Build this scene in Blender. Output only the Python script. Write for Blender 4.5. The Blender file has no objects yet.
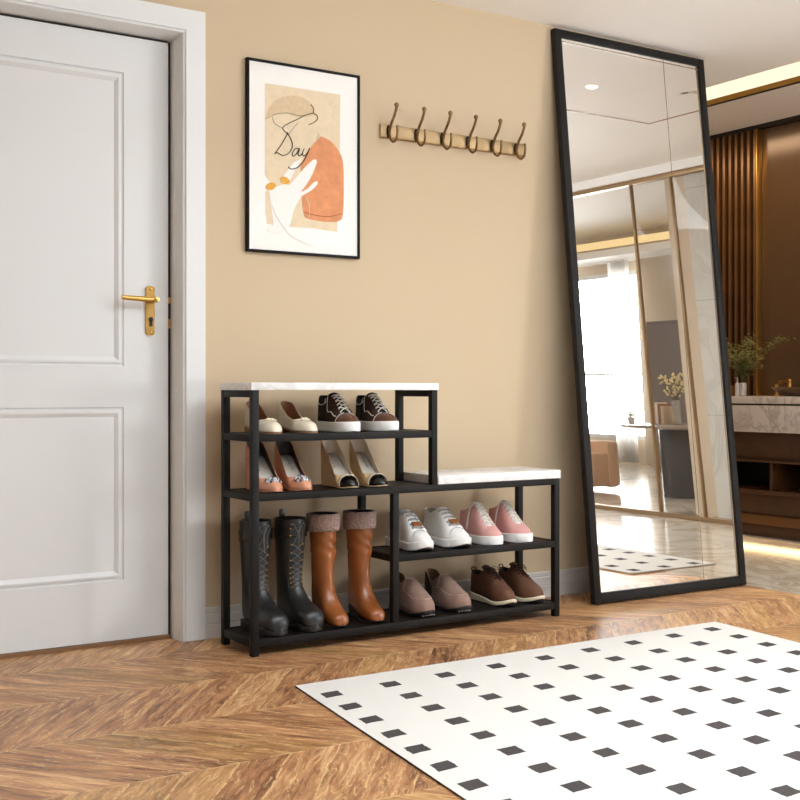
import bpy, bmesh, math, random
from mathutils import Vector, Matrix, noise
random.seed(7)
SC = bpy.context.scene
COL = SC.collection
PI = math.pi

# ------------------------------------------------------------------ camera model
F_PX, YAW, HY = 1181.68, 0.5726, 389.34
CX, CY, CZ = -1.6933, -3.8879, 0.88
_c, _s = math.cos(YAW), math.sin(YAW)
def ray(u, v):
    a = (u - 400) / F_PX; b = (HY - v) / F_PX
    return Vector((a*_c + _s, -a*_s + _c, b))
def aty(u, v, Y):
    d = ray(u, v); t = (Y - CY) / d.y
    return Vector((CX, CY, CZ)) + d*t

# ------------------------------------------------------------------ materials
def lin(c):
    return tuple(((x/255)/12.92 if x/255 <= .04045 else ((x/255 + .055)/1.055)**2.4) for x in c) + (1,)
class NT:
    def __init__(s, name):
        s.m = bpy.data.materials.new(name); s.m.use_nodes = True
        s.t = s.m.node_tree; s.t.nodes.clear()
        s.out = s.n('ShaderNodeOutputMaterial')
    def n(s, typ, **kw):
        x = s.t.nodes.new(typ)
        for k, v in kw.items(): setattr(x, k, v)
        return x
    def l(s, a, b): s.t.links.new(a, b)
    def put(s, sock, v):
        if isinstance(v, bpy.types.NodeSocket): s.l(v, sock)
        else: sock.default_value = v
    def math(s, op, a, b=0.0, c=0.0):
        x = s.n('ShaderNodeMath', operation=op)
        for i, v in enumerate((a, b, c)): s.put(x.inputs[i], v)
        return x.outputs[0]
    def pos(s, kind='Object'):
        return s.n('ShaderNodeTexCoord').outputs[kind]
    def geo(s): return s.n('ShaderNodeNewGeometry').outputs['Position']
    def sep(s, v):
        x = s.n('ShaderNodeSeparateXYZ'); s.l(v, x.inputs[0]); return x.outputs
    def comb(s, x, y, z):
        c = s.n('ShaderNodeCombineXYZ')
        for i, v in enumerate((x, y, z)): s.put(c.inputs[i], v)
        return c.outputs[0]
    def noise(s, vec, scale, detail=4, rough=.55, dist=0.0):
        x = s.n('ShaderNodeTexNoise'); s.l(vec, x.inputs['Vector'])
        x.inputs['Scale'].default_value = scale; x.inputs['Detail'].default_value = detail
        x.inputs['Roughness'].default_value = rough; x.inputs['Distortion'].default_value = dist
        return x.outputs['Fac']
    def ramp(s, fac, stops, interp='LINEAR'):
        r = s.n('ShaderNodeValToRGB'); r.color_ramp.interpolation = interp
        e = r.color_ramp.elements
        while len(e) < len(stops): e.new(.5)
        for i, (p, c) in enumerate(stops):
            e[i].position = p; e[i].color = lin(c) if max(c) > 1 else (c[0], c[1], c[2], 1)
        s.l(fac, r.inputs[0]); return r.outputs[0]
    def mix(s, f, a, b, typ='MIX'):
        x = s.n('ShaderNodeMix', data_type='RGBA', blend_type=typ)
        s.put(x.inputs[0], f); s.put(x.inputs[6], a); s.put(x.inputs[7], b)
        return x.outputs[2]
    def bump(s, h, strength=.3, dist=.002):
        b = s.n('ShaderNodeBump'); s.l(h, b.inputs['Height'])
        b.inputs['Strength'].default_value = strength; b.inputs['Distance'].default_value = dist
        return b.outputs[0]
    def bsdf(s, col, rough=.5, metal=0., normal=None, **kw):
        p = s.n('ShaderNodeBsdfPrincipled')
        s.put(p.inputs['Base Color'], col); s.put(p.inputs['Roughness'], rough); s.put(p.inputs['Metallic'], metal)
        if normal is not None: s.l(normal, p.inputs['Normal'])
        for k, v in kw.items(): s.put(p.inputs[k.replace('_', ' ')], v)
        s.l(p.outputs[0], s.out.inputs[0]); return p

def M(name, col, rough=.5, metal=0., bump=None, var=None, **kw):
    t = NT(name); c = lin(col); nrm = None; co = c
    if bump or var: P = t.pos()
    if var:
        f = t.noise(P, var[0], 5)
        lo = tuple(max(0, x*(1-var[1])) for x in c[:3]) + (1,); hi = tuple(min(1, x*(1+var[1])) for x in c[:3]) + (1,)
        co = t.mix(t.math('MULTIPLY_ADD', f, 2.2, -.6), lo, hi)
    if bump: nrm = t.bump(t.noise(P, bump[0], 3), bump[1], bump[2] if len(bump) > 2 else .001)
    t.bsdf(co, rough, metal, nrm, **kw)
    return t.m

def emit(name, col, strength):
    t = NT(name); e = t.n('ShaderNodeEmission'); e.inputs[0].default_value = lin(col); e.inputs[1].default_value = strength
    t.l(e.outputs[0], t.out.inputs[0]); return t.m

def marble(name, base, vein, scale=3., amt=.5, rough=.25, coord='Object', tile=None):
    t = NT(name); P = t.pos() if coord == 'Object' else t.geo()
    n0 = t.noise(P, scale*.6, 3, .6)
    mp = t.n('ShaderNodeVectorMath', operation='MULTIPLY_ADD')
    t.l(t.comb(n0, n0, n0), mp.inputs[0]); mp.inputs[1].default_value = (.9/scale*3,)*3; t.l(P, mp.inputs[2])
    n1 = t.noise(mp.outputs[0], scale, 6, .6, 1.2)
    v = t.math('SUBTRACT', 1., t.math('MULTIPLY', t.math('ABSOLUTE', t.math('SUBTRACT', n1, .5)), 14.))
    v = t.math('MAXIMUM', v, 0.)
    mask = t.math('MULTIPLY', v, t.noise(P, scale*.8, 2))
    cloud = t.noise(P, scale*1.7, 4)
    b2 = tuple(int(x*.93) for x in base)
    c = t.mix(cloud, lin(base), lin(b2))
    c = t.mix(t.math('MULTIPLY', mask, amt*1.6), c, lin(vein))
    if tile:
        X = t.sep(P)
        g = None
        for ax, size, o in tile:
            f = t.math('FRACT', t.math('DIVIDE', t.math('ADD', X[ax], o), size))
            d = t.math('LESS_THAN', f, .003/size)
            g = d if g is None else t.math('MAXIMUM', g, d)
        c = t.mix(g, c, lin(tuple(int(x*.7) for x in base)))
    t.bsdf(c, rough); return t.m

m_wall = M('wall_paint', (204, 182, 150), .75, bump=(220, .06))
m_ceil = M('ceiling_paint', (250, 247, 243), .8)
m_trim = M('white_trim_paint', (226, 226, 224), .42, bump=(300, .03))
m_door = M('door_paint', (222, 222, 220), .4, bump=(260, .03))
m_base = M('baseboard_paint', (208, 203, 196), .45)
m_gap = M('dark_gap', (40, 30, 24), .8)
m_thresh = M('brown_threshold', (128, 92, 58), .5)
m_black = M('black_metal', (19, 15, 12), .55, 0., bump=(400, .05), Specular_IOR_Level=.25)
m_mesh = M('shelf_mesh_metal', (30, 23, 18), .5, .4, bump=(900, .5, .002))
m_frame = M('black_frame', (16, 13, 12), .6, bump=(300, .05), Specular_IOR_Level=.2)
m_frame2 = M('mirror_frame_black', (25, 22, 20), .55, 0., Specular_IOR_Level=.25)
m_brass = M('brushed_brass', (212, 165, 92), .27, 1., bump=(300, .08))
m_bronze = M('antique_bronze', (140, 112, 76), .34, 1., var=(60, .3))
m_bronze_plate = M('bronze_plate', (176, 150, 112), .5, .75, var=(25, .1))
m_darkmetal = M('dark_bronze', (52, 42, 32), .4, .8)
m_gold_trim = M('gold_trim', (200, 155, 85), .3, .9)
m_mtop = marble('white_marble_top', (246, 243, 240), (176, 170, 166), 5., .34, .25)
m_mfloor = marble('marble_floor', (236, 224, 206), (160, 140, 116), 1.6, .55, .12, 'Geo', [(0, 1.2, .3), (1, 1.2, .25)])
m_mvan = marble('vanity_marble', (214, 198, 182), (150, 128, 110), 4., .6, .25)
m_mwall = marble('marble_cladding', (236, 234, 230), (190, 186, 182), 1.4, .5, .2, 'Geo', [(2, .8, .1)])

def wood_floor():
    t = NT('chevron_wood_floor'); P = t.geo(); X = t.sep(P)
    h, w, k, y0 = .388, .135, .8, -.955
    yy = t.math('DIVIDE', t.math('SUBTRACT', X[1], y0), h)
    wob = t.math('MULTIPLY', t.math('SUBTRACT', t.noise(P, 6., 3), .5), .05)
    yy = t.math('ADD', yy, wob)
    band = t.math('FLOOR', yy); fr = t.math('SUBTRACT', yy, band)
    yl = t.math('MULTIPLY', fr, h)
    par = t.math('FLOORED_MODULO', band, 2.)
    pA = t.math('SUBTRACT', X[0], t.math('MULTIPLY', yl, k))
    pB = t.math('ADD', X[0], t.math('MULTIPLY', t.math('SUBTRACT', yl, h), k))
    mx = t.n('ShaderNodeMix', data_type='FLOAT'); t.l(par, mx.inputs[0]); t.l(pA, mx.inputs[2]); t.l(pB, mx.inputs[3])
    p = mx.outputs[0]
    p = t.math('ADD', p, t.math('MULTIPLY', t.math('SUBTRACT', t.noise(P, 9., 3), .5), .018))
    pq = t.math('DIVIDE', p, w); idx = t.math('FLOOR', pq); pf = t.math('SUBTRACT', pq, idx)
    wn = t.n('ShaderNodeTexWhiteNoise', noise_dimensions='2D'); t.l(t.comb(idx, band, 0.), wn.inputs['Vector'])
    rnd = wn.outputs['Value']
    sh = t.math('MULTIPLY', rnd, 37.)
    gv = t.comb(t.math('ADD', p, sh), t.math('MULTIPLY', yl, .16), t.math('MULTIPLY', band, 3.1))
    g1 = t.noise(gv, 34., 8, .62, 1.0)
    gv2 = t.comb(t.math('ADD', p, sh), t.math('MULTIPLY', yl, .34), band)
    g2 = t.noise(gv2, 9., 5, .6, 2.2)
    gv3 = t.comb(t.math('ADD', p, sh), t.math('MULTIPLY', yl, .12), band)
    g3 = t.noise(gv3, 120., 4, .6, .3)
    f = t.math('ADD', t.math('MULTIPLY', g1, .5), t.math('ADD', t.math('MULTIPLY', g2, .38), t.math('MULTIPLY', g3, .16)))
    f = t.math('ADD', f, t.math('MULTIPLY', t.math('SUBTRACT', rnd, .5), .13))
    col = t.ramp(f, [(.30, (66, 42, 29)), (.41, (124, 82, 54)), (.49, (160, 112, 76)), (.58, (190, 140, 96)), (.70, (230, 190, 142))])
    g4 = t.noise(t.comb(t.math('ADD', p, sh), t.math('MULTIPLY', yl, .22), t.math('MULTIPLY', band, 7.7)), 22., 3, .5, 2.5)
    streak = t.math('MULTIPLY', t.math('MAXIMUM', t.math('SUBTRACT', 1., t.math('MULTIPLY', t.math('ABSOLUTE', t.math('SUBTRACT', g4, .56)), 34.)), 0.), .5)
    col = t.mix(streak, col, lin((236, 204, 146)))
    dk = t.math('MULTIPLY', t.math('MAXIMUM', t.math('SUBTRACT', 1., t.math('MULTIPLY', t.math('ABSOLUTE', t.math('SUBTRACT', g1, .43)), 60.)), 0.), .5)
    col = t.mix(dk, col, lin((84, 56, 36)))
    wn2 = t.n('ShaderNodeTexWhiteNoise', noise_dimensions='2D'); t.l(t.comb(band, idx, 0.), wn2.inputs['Vector'])
    col = t.mix(t.math('MULTIPLY', t.math('GREATER_THAN', wn2.outputs['Value'], .78), .16), col, lin((196, 160, 84)))
    e1 = t.math('LESS_THAN', t.math('MINIMUM', pf, t.math('SUBTRACT', 1., pf)), .022)
    e2 = t.math('LESS_THAN', t.math('MINIMUM', fr, t.math('SUBTRACT', 1., fr)), .007)
    edge = t.math('MULTIPLY', t.math('MAXIMUM', e1, e2), t.math('MULTIPLY', t.math('GREATER_THAN', t.noise(P, 14., 2), .47), .5))
    col = t.mix(edge, col, lin((232, 198, 142)))
    nr = t.bump(f, .35, .003)
    t.bsdf(col, t.math('MULTIPLY_ADD', g1, .25, .3), 0., nr); return t.m
m_wood = wood_floor()

def rug_mat():
    t = NT('rug_weave'); uv = t.n('ShaderNodeUVMap', uv_map='rug').outputs[0]; X = t.sep(uv)
    P = t.pos()
    wob = t.math('MULTIPLY', t.math('SUBTRACT', t.noise(P, 40., 2), .5), .05)
    fu = t.math('ADD', t.math('FRACT', X[0]), wob); fv = t.math('ADD', t.math('FRACT', X[1]), wob)
    a = t.math('LESS_THAN', t.math('ABSOLUTE', t.math('SUBTRACT', fu, .5)), .142)
    b = t.math('LESS_THAN', t.math('ABSOLUTE', t.math('SUBTRACT', fv, .5)), .19)
    inx = t.math('MULTIPLY', t.math('GREATER_THAN', X[0], .0), t.math('LESS_THAN', X[0], 9.))
    iny = t.math('GREATER_THAN', X[1], 0.)
    d = t.math('MULTIPLY', t.math('MULTIPLY', a, b), t.math('MULTIPLY', inx, iny))
    w = t.noise(P, 300., 2)
    base = t.mix(w, lin((216, 212, 206)), lin((226, 223, 217)))
    dark = t.mix(t.noise(P, 130., 3), lin((42, 38, 38)), lin((82, 76, 75)))
    t.bsdf(t.mix(d, base, dark), .9, 0., t.bump(w, .35, .002)); return t.m
m_rug = rug_mat()
m_rugback = M('rug_backing', (70, 58, 48), .9)

# shoes
m_cream = M('cream_leather', (238, 226, 202), .32, bump=(200, .06))
m_tanlin = M('tan_lining', (168, 118, 82), .6)
m_ltlin = M('pale_lining', (214, 198, 178), .5)
m_greyins = M('pale_insole', (212, 200, 184), .42)
m_pinkpump = M('nude_pink_leather', (214, 150, 118), .25, bump=(180, .04))
m_beigepump = M('beige_leather', (214, 182, 138), .3, bump=(180, .04))
m_capblk = M('black_patent', (22, 18, 18), .16)
m_crystal = M('cut_crystal', (236, 240, 246), .12, .35)
m_crystalset = M('silver_setting', (150, 150, 156), .3, 1.)
m_darklin = M('dark_lining', (58, 48, 42), .7)
m_brownsuede = M('brown_suede', (94, 56, 32), .9, bump=(350, .4), var=(30, .2), Sheen_Weight=.15)
m_dkbrown = M('dark_brown_canvas', (62, 40, 28), .85, bump=(500, .4))
m_blackcanvas = M('black_canvas', (24, 20, 19), .8, bump=(500, .4))
m_whiterub = M('white_rubber', (240, 238, 234), .5)
m_whitelea = M('white_leather', (236, 233, 228), .42, bump=(160, .08))
m_whitelace = M('white_lace', (226, 220, 208), .85, bump=(900, .5))
m_greylace = M('grey_lace', (150, 146, 142), .8)
m_blacksole = M('black_sole', (24, 22, 22), .45)
m_pink = M('pink_canvas', (216, 160, 153), .8, bump=(500, .3), var=(20, .06))
m_taupe = M('taupe_suede', (142, 112, 98), .95, bump=(420, .5), var=(40, .14), Sheen_Weight=.2)
m_stitch = M('pale_stitch', (206, 176, 152), .8)
m_dklea = M('dark_brown_leather', (52, 36, 26), .5)
m_derby = M('brown_nubuck', (98, 62, 42), .7, bump=(300, .15), var=(14, .16))
m_derbylace = M('brown_lace', (60, 38, 26), .8)
m_creamsole = M('cream_rubber', (232, 220, 192), .55)
m_blacklea = M('black_leather', (33, 33, 33), .36, bump=(160, .08))
m_tan = M('tan_leather', (146, 84, 42), .27, bump=(40, .10), var=(9, .12))
m_fur = M('taupe_fur', (158, 128, 116), .95, bump=(260, 1., .006), var=(150, .35), Sheen_Weight=.3)
m_furin = M('dark_fur', (60, 46, 42), .95, bump=(260, 1., .006))
m_gold = M('gold_eyelet', (220, 170, 90), .3, 1.)
m_orange = M('orange_tag', (138, 80, 28), .6, var=(140, .5))

# ------------------------------------------------------------------ mesh helpers
def finish(bm, name, mat, parent=None, smooth=True, ang=38, kind=None, loc=None):
    bmesh.ops.remove_doubles(bm, verts=bm.verts, dist=2e-6)
    if smooth:
        lim = math.radians(ang)
        for f in bm.faces: f.smooth = True
        for e in bm.edges:
            if len(e.link_faces) > 2 or (len(e.link_faces) == 2 and e.calc_face_angle(0) > lim): e.smooth = False
    me = bpy.data.meshes.new(name); bm.to_mesh(me); bm.free()
    for m in (mat if isinstance(mat, (list, tuple)) else [mat]): me.materials.append(m)
    o = bpy.data.objects.new(name, me); COL.objects.link(o)
    if parent: o.parent = parent
    if kind: o['kind'] = kind
    if loc: o.location = loc
    return o
def tag(o, label, cat, group=None):
    o['label'] = label; o['category'] = cat
    if group: o['group'] = group
    return o
def thing(name, label, cat, loc=(0, 0, 0), rz=0, group=None):
    o = bpy.data.objects.new(name, None); COL.objects.link(o); o.empty_display_size = .05
    o.location = loc; o.rotation_euler = (0, 0, rz)
    return tag(o, label, cat, group)
def dup(root, loc, label, mirror=False, rz=None):
    r = root.copy(); COL.objects.link(r); r.location = loc; r['label'] = label
    if mirror: r.scale = (-1, 1, 1)
    if rz is not None: r.rotation_euler = (0, 0, rz)
    for ch in list(root.children):
        c = ch.copy(); COL.objects.link(c); c.parent = r
        for g in list(ch.children):
            d = g.copy(); COL.objects.link(d); d.parent = c
    return r
def box(bm, x0, x1, y0, y1, z0, z1, bev=0., seg=2):
    b2 = bmesh.new()
    vs = [b2.verts.new((x, y, z)) for x in (x0, x1) for y in (y0, y1) for z in (z0, z1)]
    for q in ((0, 1, 3, 2), (4, 6, 7, 5), (0, 4, 5, 1), (2, 3, 7, 6), (0, 2, 6, 4), (1, 5, 7, 3)):
        b2.faces.new([vs[i] for i in q])
    if bev: bmesh.ops.bevel(b2, geom=list(b2.edges), offset=bev, segments=seg, profile=.5, affect='EDGES')
    merge(bm, b2)
def merge(bm, b2, mat=None):
    if mat is not None: bmesh.ops.transform(b2, matrix=mat, verts=b2.verts)
    bmesh.ops.recalc_face_normals(b2, faces=b2.faces)
    tmp = bpy.data.meshes.new('t'); b2.to_mesh(tmp); b2.free(); bm.from_mesh(tmp); bpy.data.meshes.remove(tmp)
def mbox(name, x0, x1, y0, y1, z0, z1, mat, parent=None, bev=0., kind=None):
    bm = bmesh.new(); box(bm, x0, x1, y0, y1, z0, z1, bev)
    return finish(bm, name, mat, parent, kind=kind)
def loft(bm, rings, closed=True, cap=True, capends=(True, True)):
    vr = [[bm.verts.new(p) for p in r] for r in rings]; n = len(vr[0]); fs = []
    for a, b in zip(vr, vr[1:]):
        for i in range(n if closed else n-1):
            j = (i+1) % n
            try: fs.append(bm.faces.new((a[i], a[j], b[j], b[i])))
            except ValueError: pass
    if cap and closed:
        if capends[0]: fs.append(bm.faces.new(list(reversed(vr[0]))))
        if capends[1]: fs.append(bm.faces.new(vr[-1]))
    return fs
def tube(bm, pts, r, n=8, cap=True, flat=1.):
    pts = [Vector(p) for p in pts]; b2 = bmesh.new(); rings = []
    rr = r if isinstance(r, (list, tuple)) else [r]*len(pts)
    up = None
    for i, p in enumerate(pts):
        a = pts[max(i-1, 0)]; b = pts[min(i+1, len(pts)-1)]
        t = (b-a).normalized()
        if up is None:
            up = t.orthogonal().normalized()
            if abs(t.z) < .9: up = (Vector((0, 0, 1)) - t*t.z).normalized()
        up = (up - t*up.dot(t)); up = up.normalized() if up.length > 1e-6 else t.orthogonal().normalized()
        sd = t.cross(up)
        rings.append([p + (sd*math.cos(2*PI*k/n) + up*math.sin(2*PI*k/n)*flat)*rr[i] for k in range(n)])
    loft(b2, rings, True, cap); merge(bm, b2)
def smoothpts(pts, sub=6):
    P = [Vector(p) for p in pts]; out = []
    for i in range(len(P)-1):
        p0 = P[max(i-1, 0)]; p1 = P[i]; p2 = P[i+1]; p3 = P[min(i+2, len(P)-1)]
        for k in range(sub):
            t = k/sub
            out.append(.5*((2*p1) + (p2-p0)*t + (2*p0-5*p1+4*p2-p3)*t*t + (3*p1-p0-3*p2+p3)*t**3))
    out.append(P[-1]); return out
def lathe(bm, prof, n=24, c=(0, 0, 0), mat=None):
    b2 = bmesh.new()
    rings = [[Vector((c[0]+r*math.cos(2*PI*k/n), c[1]+r*math.sin(2*PI*k/n), c[2]+z)) for k in range(n)] for r, z in prof]
    loft(b2, rings, True, True); merge(bm, b2, mat)
def ball(bm, c, r, n=10, sc=(1, 1, 1)):
    b2 = bmesh.new(); bmesh.ops.create_uvsphere(b2, u_segments=n*2, v_segments=n, radius=r)
    merge(bm, b2, Matrix.Translation(Vector(c)) @ Matrix.Diagonal((*sc, 1)))
def pchip(pts):
    xs = [p[0] for p in pts]; ys = [p[1] for p in pts]; n = len(xs)
    h = [xs[i+1]-xs[i] for i in range(n-1)]; d = [(ys[i+1]-ys[i])/h[i] for i in range(n-1)]
    m = [d[0]] + [0 if d[i-1]*d[i] <= 0 else 2*d[i-1]*d[i]/(d[i-1]+d[i]) for i in range(1, n-1)] + [d[-1]] if n > 1 else [0]
    def f(x):
        if n == 1 or x <= xs[0]: return ys[0]
        if x >= xs[-1]: return ys[-1]
        i = max(k for k in range(n-1) if xs[k] <= x)
        t = (x-xs[i])/h[i]
        return ((2*t**3-3*t*t+1)*ys[i] + (t**3-2*t*t+t)*h[i]*m[i] + (-2*t**3+3*t*t)*ys[i+1] + (t**3-t*t)*h[i]*m[i+1])
    return f

# ------------------------------------------------------------------ the room shell
WALL_END = 2.42; CEIL = 2.43; MARB = 2.487
DX = -.118                      # right edge of the door leaf
YD = .070
bm = bmesh.new()
box(bm, -.055, WALL_END, 0, .14, 0, CEIL + .3)            # right of the door
box(bm, -1.12, -.055, 0, .14, 2.165, CEIL + .3)           # above the door
box(bm, -3.6, -1.12, 0, .14, 0, CEIL + .3)
finish(bm, 'wall_back', m_wall, kind='structure')
mbox('floor', -4.0, MARB, -5.2, .14, -.05, 0, m_wood, kind='structure')
bm = bmesh.new(); box(bm, MARB, 8.6, -9., 2.6, -.05, 0); box(bm, WALL_END-2.5, MARB, .14, 2.6, -.05, 0)
finish(bm, 'floor_marble', m_mfloor, kind='structure')
bm = bmesh.new(); box(bm, -4.0, 2.9, -5.2, .0, CEIL, CEIL + .1); box(bm, 2.9, 4.28, -5.2, -.55, CEIL, CEIL + .1)
box(bm, WALL_END, 2.9, 0, 2.6, CEIL, CEIL+.1)
finish(bm, 'ceiling', m_ceil, kind='structure')
mbox('wall_left', -4.1, -4.0, -5.2, .14, 0, CEIL + .1, m_wall, kind='structure')
mbox('wall_far', -.1, 5.0, 2.6, 2.7, 0, 3.3, m_wall, kind='structure')
# baseboard with two grooves
def baseboard(name, x0, x1):
    prof = [(0, 0), (-.015, 0), (-.015, .046), (-.012, .048), (-.012, .051), (-.0145, .053), (-.0145, .084), (-.0115, .086), (-.0115, .089), (-.0135, .091), (-.0125, .104), (-.009, .1075), (0, .1075)]
    b = bmesh.new(); loft(b, [[Vector((x, y, z)) for y, z in prof] for x in (x0, x1)]); bmesh.ops.recalc_face_normals(b, faces=b.faces)
    finish(b, name, m_base, kind='structure', ang=20)
baseboard('baseboard_back', -.012, WALL_END)

# door casing + jamb
bm = bmesh.new()
XR = -.014; ZT = 2.207
L0 = -1.16
def casing(x_in, x_out, z_in, z_out, y0, y1):
    # mitred head and legs as one U-shaped band
    b = bmesh.new()
    lo = 2*(-.62)-0
    def mir(x): return -1.174 - x
    pts_o = [(x_out, 0), (x_out, z_out), (mir(x_out), z_out), (mir(x_out), 0)]
    pts_i = [(x_in, 0), (x_in, z_in), (mir(x_in), z_in), (mir(x_in), 0)]
    rings = []
    for (xo, zo), (xi, zi) in zip(pts_o, pts_i):
        ya, yb = y1 if isinstance(y1, tuple) else (y1, y1)
        rings.append([Vector((xo, y0, zo)), Vector((xo, ya, zo)), Vector((xi, yb, zi)), Vector((xi, y0, zi))])
    loft(b, rings); merge(bm, b)
def cz(x): return ZT+(x-XR)
for xi_, xo_, y0c, y1c in ((-.0868, XR, .0, -.0195), (-.0888, -.0868, .01, -.0135), (-.096, -.0888, .14, (-.017, -.013)), (-.1065, -.096, .14, (-.013, .02))):
    casing(xi_, xo_, cz(xi_), cz(xo_), y0c, y1c)
finish(bm, 'trim_1', m_trim, kind='structure', ang=20)

# door leaf: rails and stiles around two raised mouldings
DZ0, DZ1 = .014, 2.104; DL = -1.056
p_right = -.318
def leaf_x(u): return aty(u, 400, YD).x
bm = bmesh.new()
box(bm, DL, DX, YD+.006, YD+.045, DZ0, DZ1)
xi0, xi1 = DL+.195, leaf_x(124.)
zpan = [(aty(124, 366.5, YD).z, aty(124, 72.5, YD).z), (aty(125, 580, YD).z, aty(124, 407, YD).z)]
def slab(x0, x1, z0, z1): box(bm, x0, x1, YD, YD+.01, z0, z1)
slab(xi1, DX, DZ0, DZ1); slab(DL, xi0, DZ0, DZ1)
slab(xi0, xi1, zpan[0][1], DZ1); slab(xi0, xi1, zpan[1][1], zpan[0][0]); slab(xi0, xi1, DZ0, zpan[1][0])
for z0, z1 in zpan:
    prof = [(0, 0), (.004, .005), (.010, .006), (.012, -.001), (.020, -.002), (.030, .0035), (.034, .006)]
    b = bmesh.new(); rings = []
    for d, dy in prof:
        rings.append([Vector((xi0+d, YD+dy, z0+d)), Vector((xi1-d, YD+dy, z0+d)), Vector((xi1-d, YD+dy, z1-d)), Vector((xi0+d, YD+dy, z1-d))])
    loft(b, rings, True, False); 
    b.faces.new([b.verts[i] for i in range(len(b.verts)-4, len(b.verts))]) if False else None
    merge(bm, b)
door = finish(bm, 'door_1', m_door, kind='structure', ang=12)
mbox('door_back_gap', -1.066, -.113, .135, .14, 0, 2.108, m_gap, kind='structure').name = 'gap_shade_back'  # dark sheet behind the leaf, painting the shade seen through the gap
mbox('gap_shade_side', DX+.0006, -.1068, YD+.006, .134, 0, 2.108, m_gap, kind='structure')  # dark filler standing for the shade in the gap beside the leaf
mbox('gap_shade_head', DL, DX, YD+.006, .134, 2.1045, 2.1125, m_gap, kind='structure')  # same dark filler for the shaded gap above the leaf
mbox('trim_3', -1.062, -.1125, YD-.016, YD+.05, 0, .0125, m_thresh, kind='structure')
# door handle set
hx = aty(149.8, 310, YD).x
hz0, hz1 = aty(150, 335.5, YD).z, aty(150, 286, YD).z
bm = bmesh.new()
b2 = bmesh.new(); w = .0165; r = .012; outl = []
for cx_, cz_, a0 in ((hx+w-r, hz1-r, 0), (hx-w+r, hz1-r, 90), (hx-w+r, hz0+r, 180), (hx+w-r, hz0+r, 270)):
    for k in range(6):
        a = math.radians(a0+18*k); outl.append((cx_+r*math.cos(a), cz_+r*math.sin(a)))
loft(b2, [[Vector((hx+(x-hx)*f, y, (hz0+hz1)/2+(z-(hz0+hz1)/2)*g)) for x, z in outl] for f, g, y in ((1, 1, YD), (1, 1, YD-.005), (.92, .985, YD-.008))])
merge(bm, b2)
handle = finish(bm, 'door_handle', m_brass, door)
hz = aty(150, 299.5, YD-.05).z
bm = bmesh.new()
lathe(bm, [(.011, 0), (.011, .012), (.0085, .016), (.0085, .05), (.0105, .054), (.0085, .06), (.003, .062)], 16, mat=Matrix.Translation((hx+.003, YD-.006, hz)) @ Matrix.Rotation(PI/2, 4, 'X'))
tube(bm, smoothpts([(hx+.006, YD-.05, hz), (hx-.03, YD-.051, hz), (hx-.08, YD-.051, hz+.002), (hx-.118, YD-.049, hz+.004)], 4), [.0105]*3+[.0098]*3+[.009]*3+[.0086]*3+[.0084], 12)
finish(bm, 'lever', m_brass, handle)
bm = bmesh.new(); kz = aty(150, 321, YD).z
lathe(bm, [(.0085, 0), (.0085, .0026)], 16, mat=Matrix.Translation((hx+.001, YD-.0075, kz+.005)) @ Matrix.Rotation(PI/2, 4, 'X'))
box(bm, hx-.0046, hx+.0066, YD-.0101, YD-.0075, kz-.019, kz+.003)
finish(bm, 'keyhole', M('keyhole_black', (14, 12, 10), .5), handle)
bm = bmesh.new()
for zc_ in (hz1-.012, hz0+.011): ball(bm, (hx+.002, YD-.008, zc_), .0062, 6, (1, .5, 1))
finish(bm, 'screw_cap', m_brass, handle)
bm = bmesh.new()
for v0, v1 in ((297, 303.5), (319, 328)):
    box(bm, -.1173, -.1066, YD+.0015, YD+.0055, aty(169, v1, YD).z, aty(169, v0, YD).z)
finish(bm, 'strike_plate', m_brass, door)

# ------------------------------------------------------------------ rug
def rugp(x, y):
    f = (x-X0)/(X1-X0); return x + (.138+(.103-.138)*f)*(y-Y1)
bm = bmesh.new(); ny, nx = 30, 36
X0, X1, Y1, Y0 = -.0634, 1.7172, -.788, -3.1
uvl = None
top = [[None]*(nx+1) for _ in range(ny+1)]; bot = [[None]*(nx+1) for _ in range(ny+1)]
for j in range(ny+1):
    for i in range(nx+1):
        x = X0+(X1-X0)*i/nx; y = Y1+(Y0-Y1)*j/ny
        e = min(i, nx-i, j, ny-j)
        z = .0075 - (.002 if e == 0 else 0) + .0006*noise.noise(Vector((x*3, y*3, 0)))
        top[j][i] = bm.verts.new((rugp(x, y), y, z)); bot[j][i] = bm.verts.new((rugp(x, y), y, .0012))
uvl = bm.loops.layers.uv.new('rug')
def quad(a, mi=0):
    f = bm.faces.new(a); f.material_index = mi; return f
for j in range(ny):
    for i in range(nx):
        quad((top[j][i], top[j+1][i], top[j+1][i+1], top[j][i+1])); quad((bot[j][i], bot[j][i+1], bot[j+1][i+1], bot[j+1][i]), 1)
for i in range(nx):
    quad((top[0][i], top[0][i+1], bot[0][i+1], bot[0][i])); quad((top[ny][i+1], top[ny][i], bot[ny][i], bot[ny][i+1]))
for j in range(ny):
    quad((top[j+1][0], top[j][0], bot[j][0], bot[j+1][0]), 1); quad((top[j][nx], top[j+1][nx], bot[j+1][nx], bot[j][nx]))
for f in bm.faces:
    for lp in f.loops:
        x, y, z = lp.vert.co; qx, qy = x+.02433, y+.93925
        a11, a12, a21, a22 = .20209, -.01976, .00635, -.14036; dt = a11*a22-a12*a21
        lp[uvl].uv = ((a22*qx-a12*qy)/dt+.5, (a11*qy-a21*qx)/dt+.5)
rug = finish(bm, 'area_rug', [m_rug, m_rugback], ang=60)
tag(rug, 'off-white flat woven rug with rows of small charcoal squares on the wooden floor', 'rug')

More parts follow.
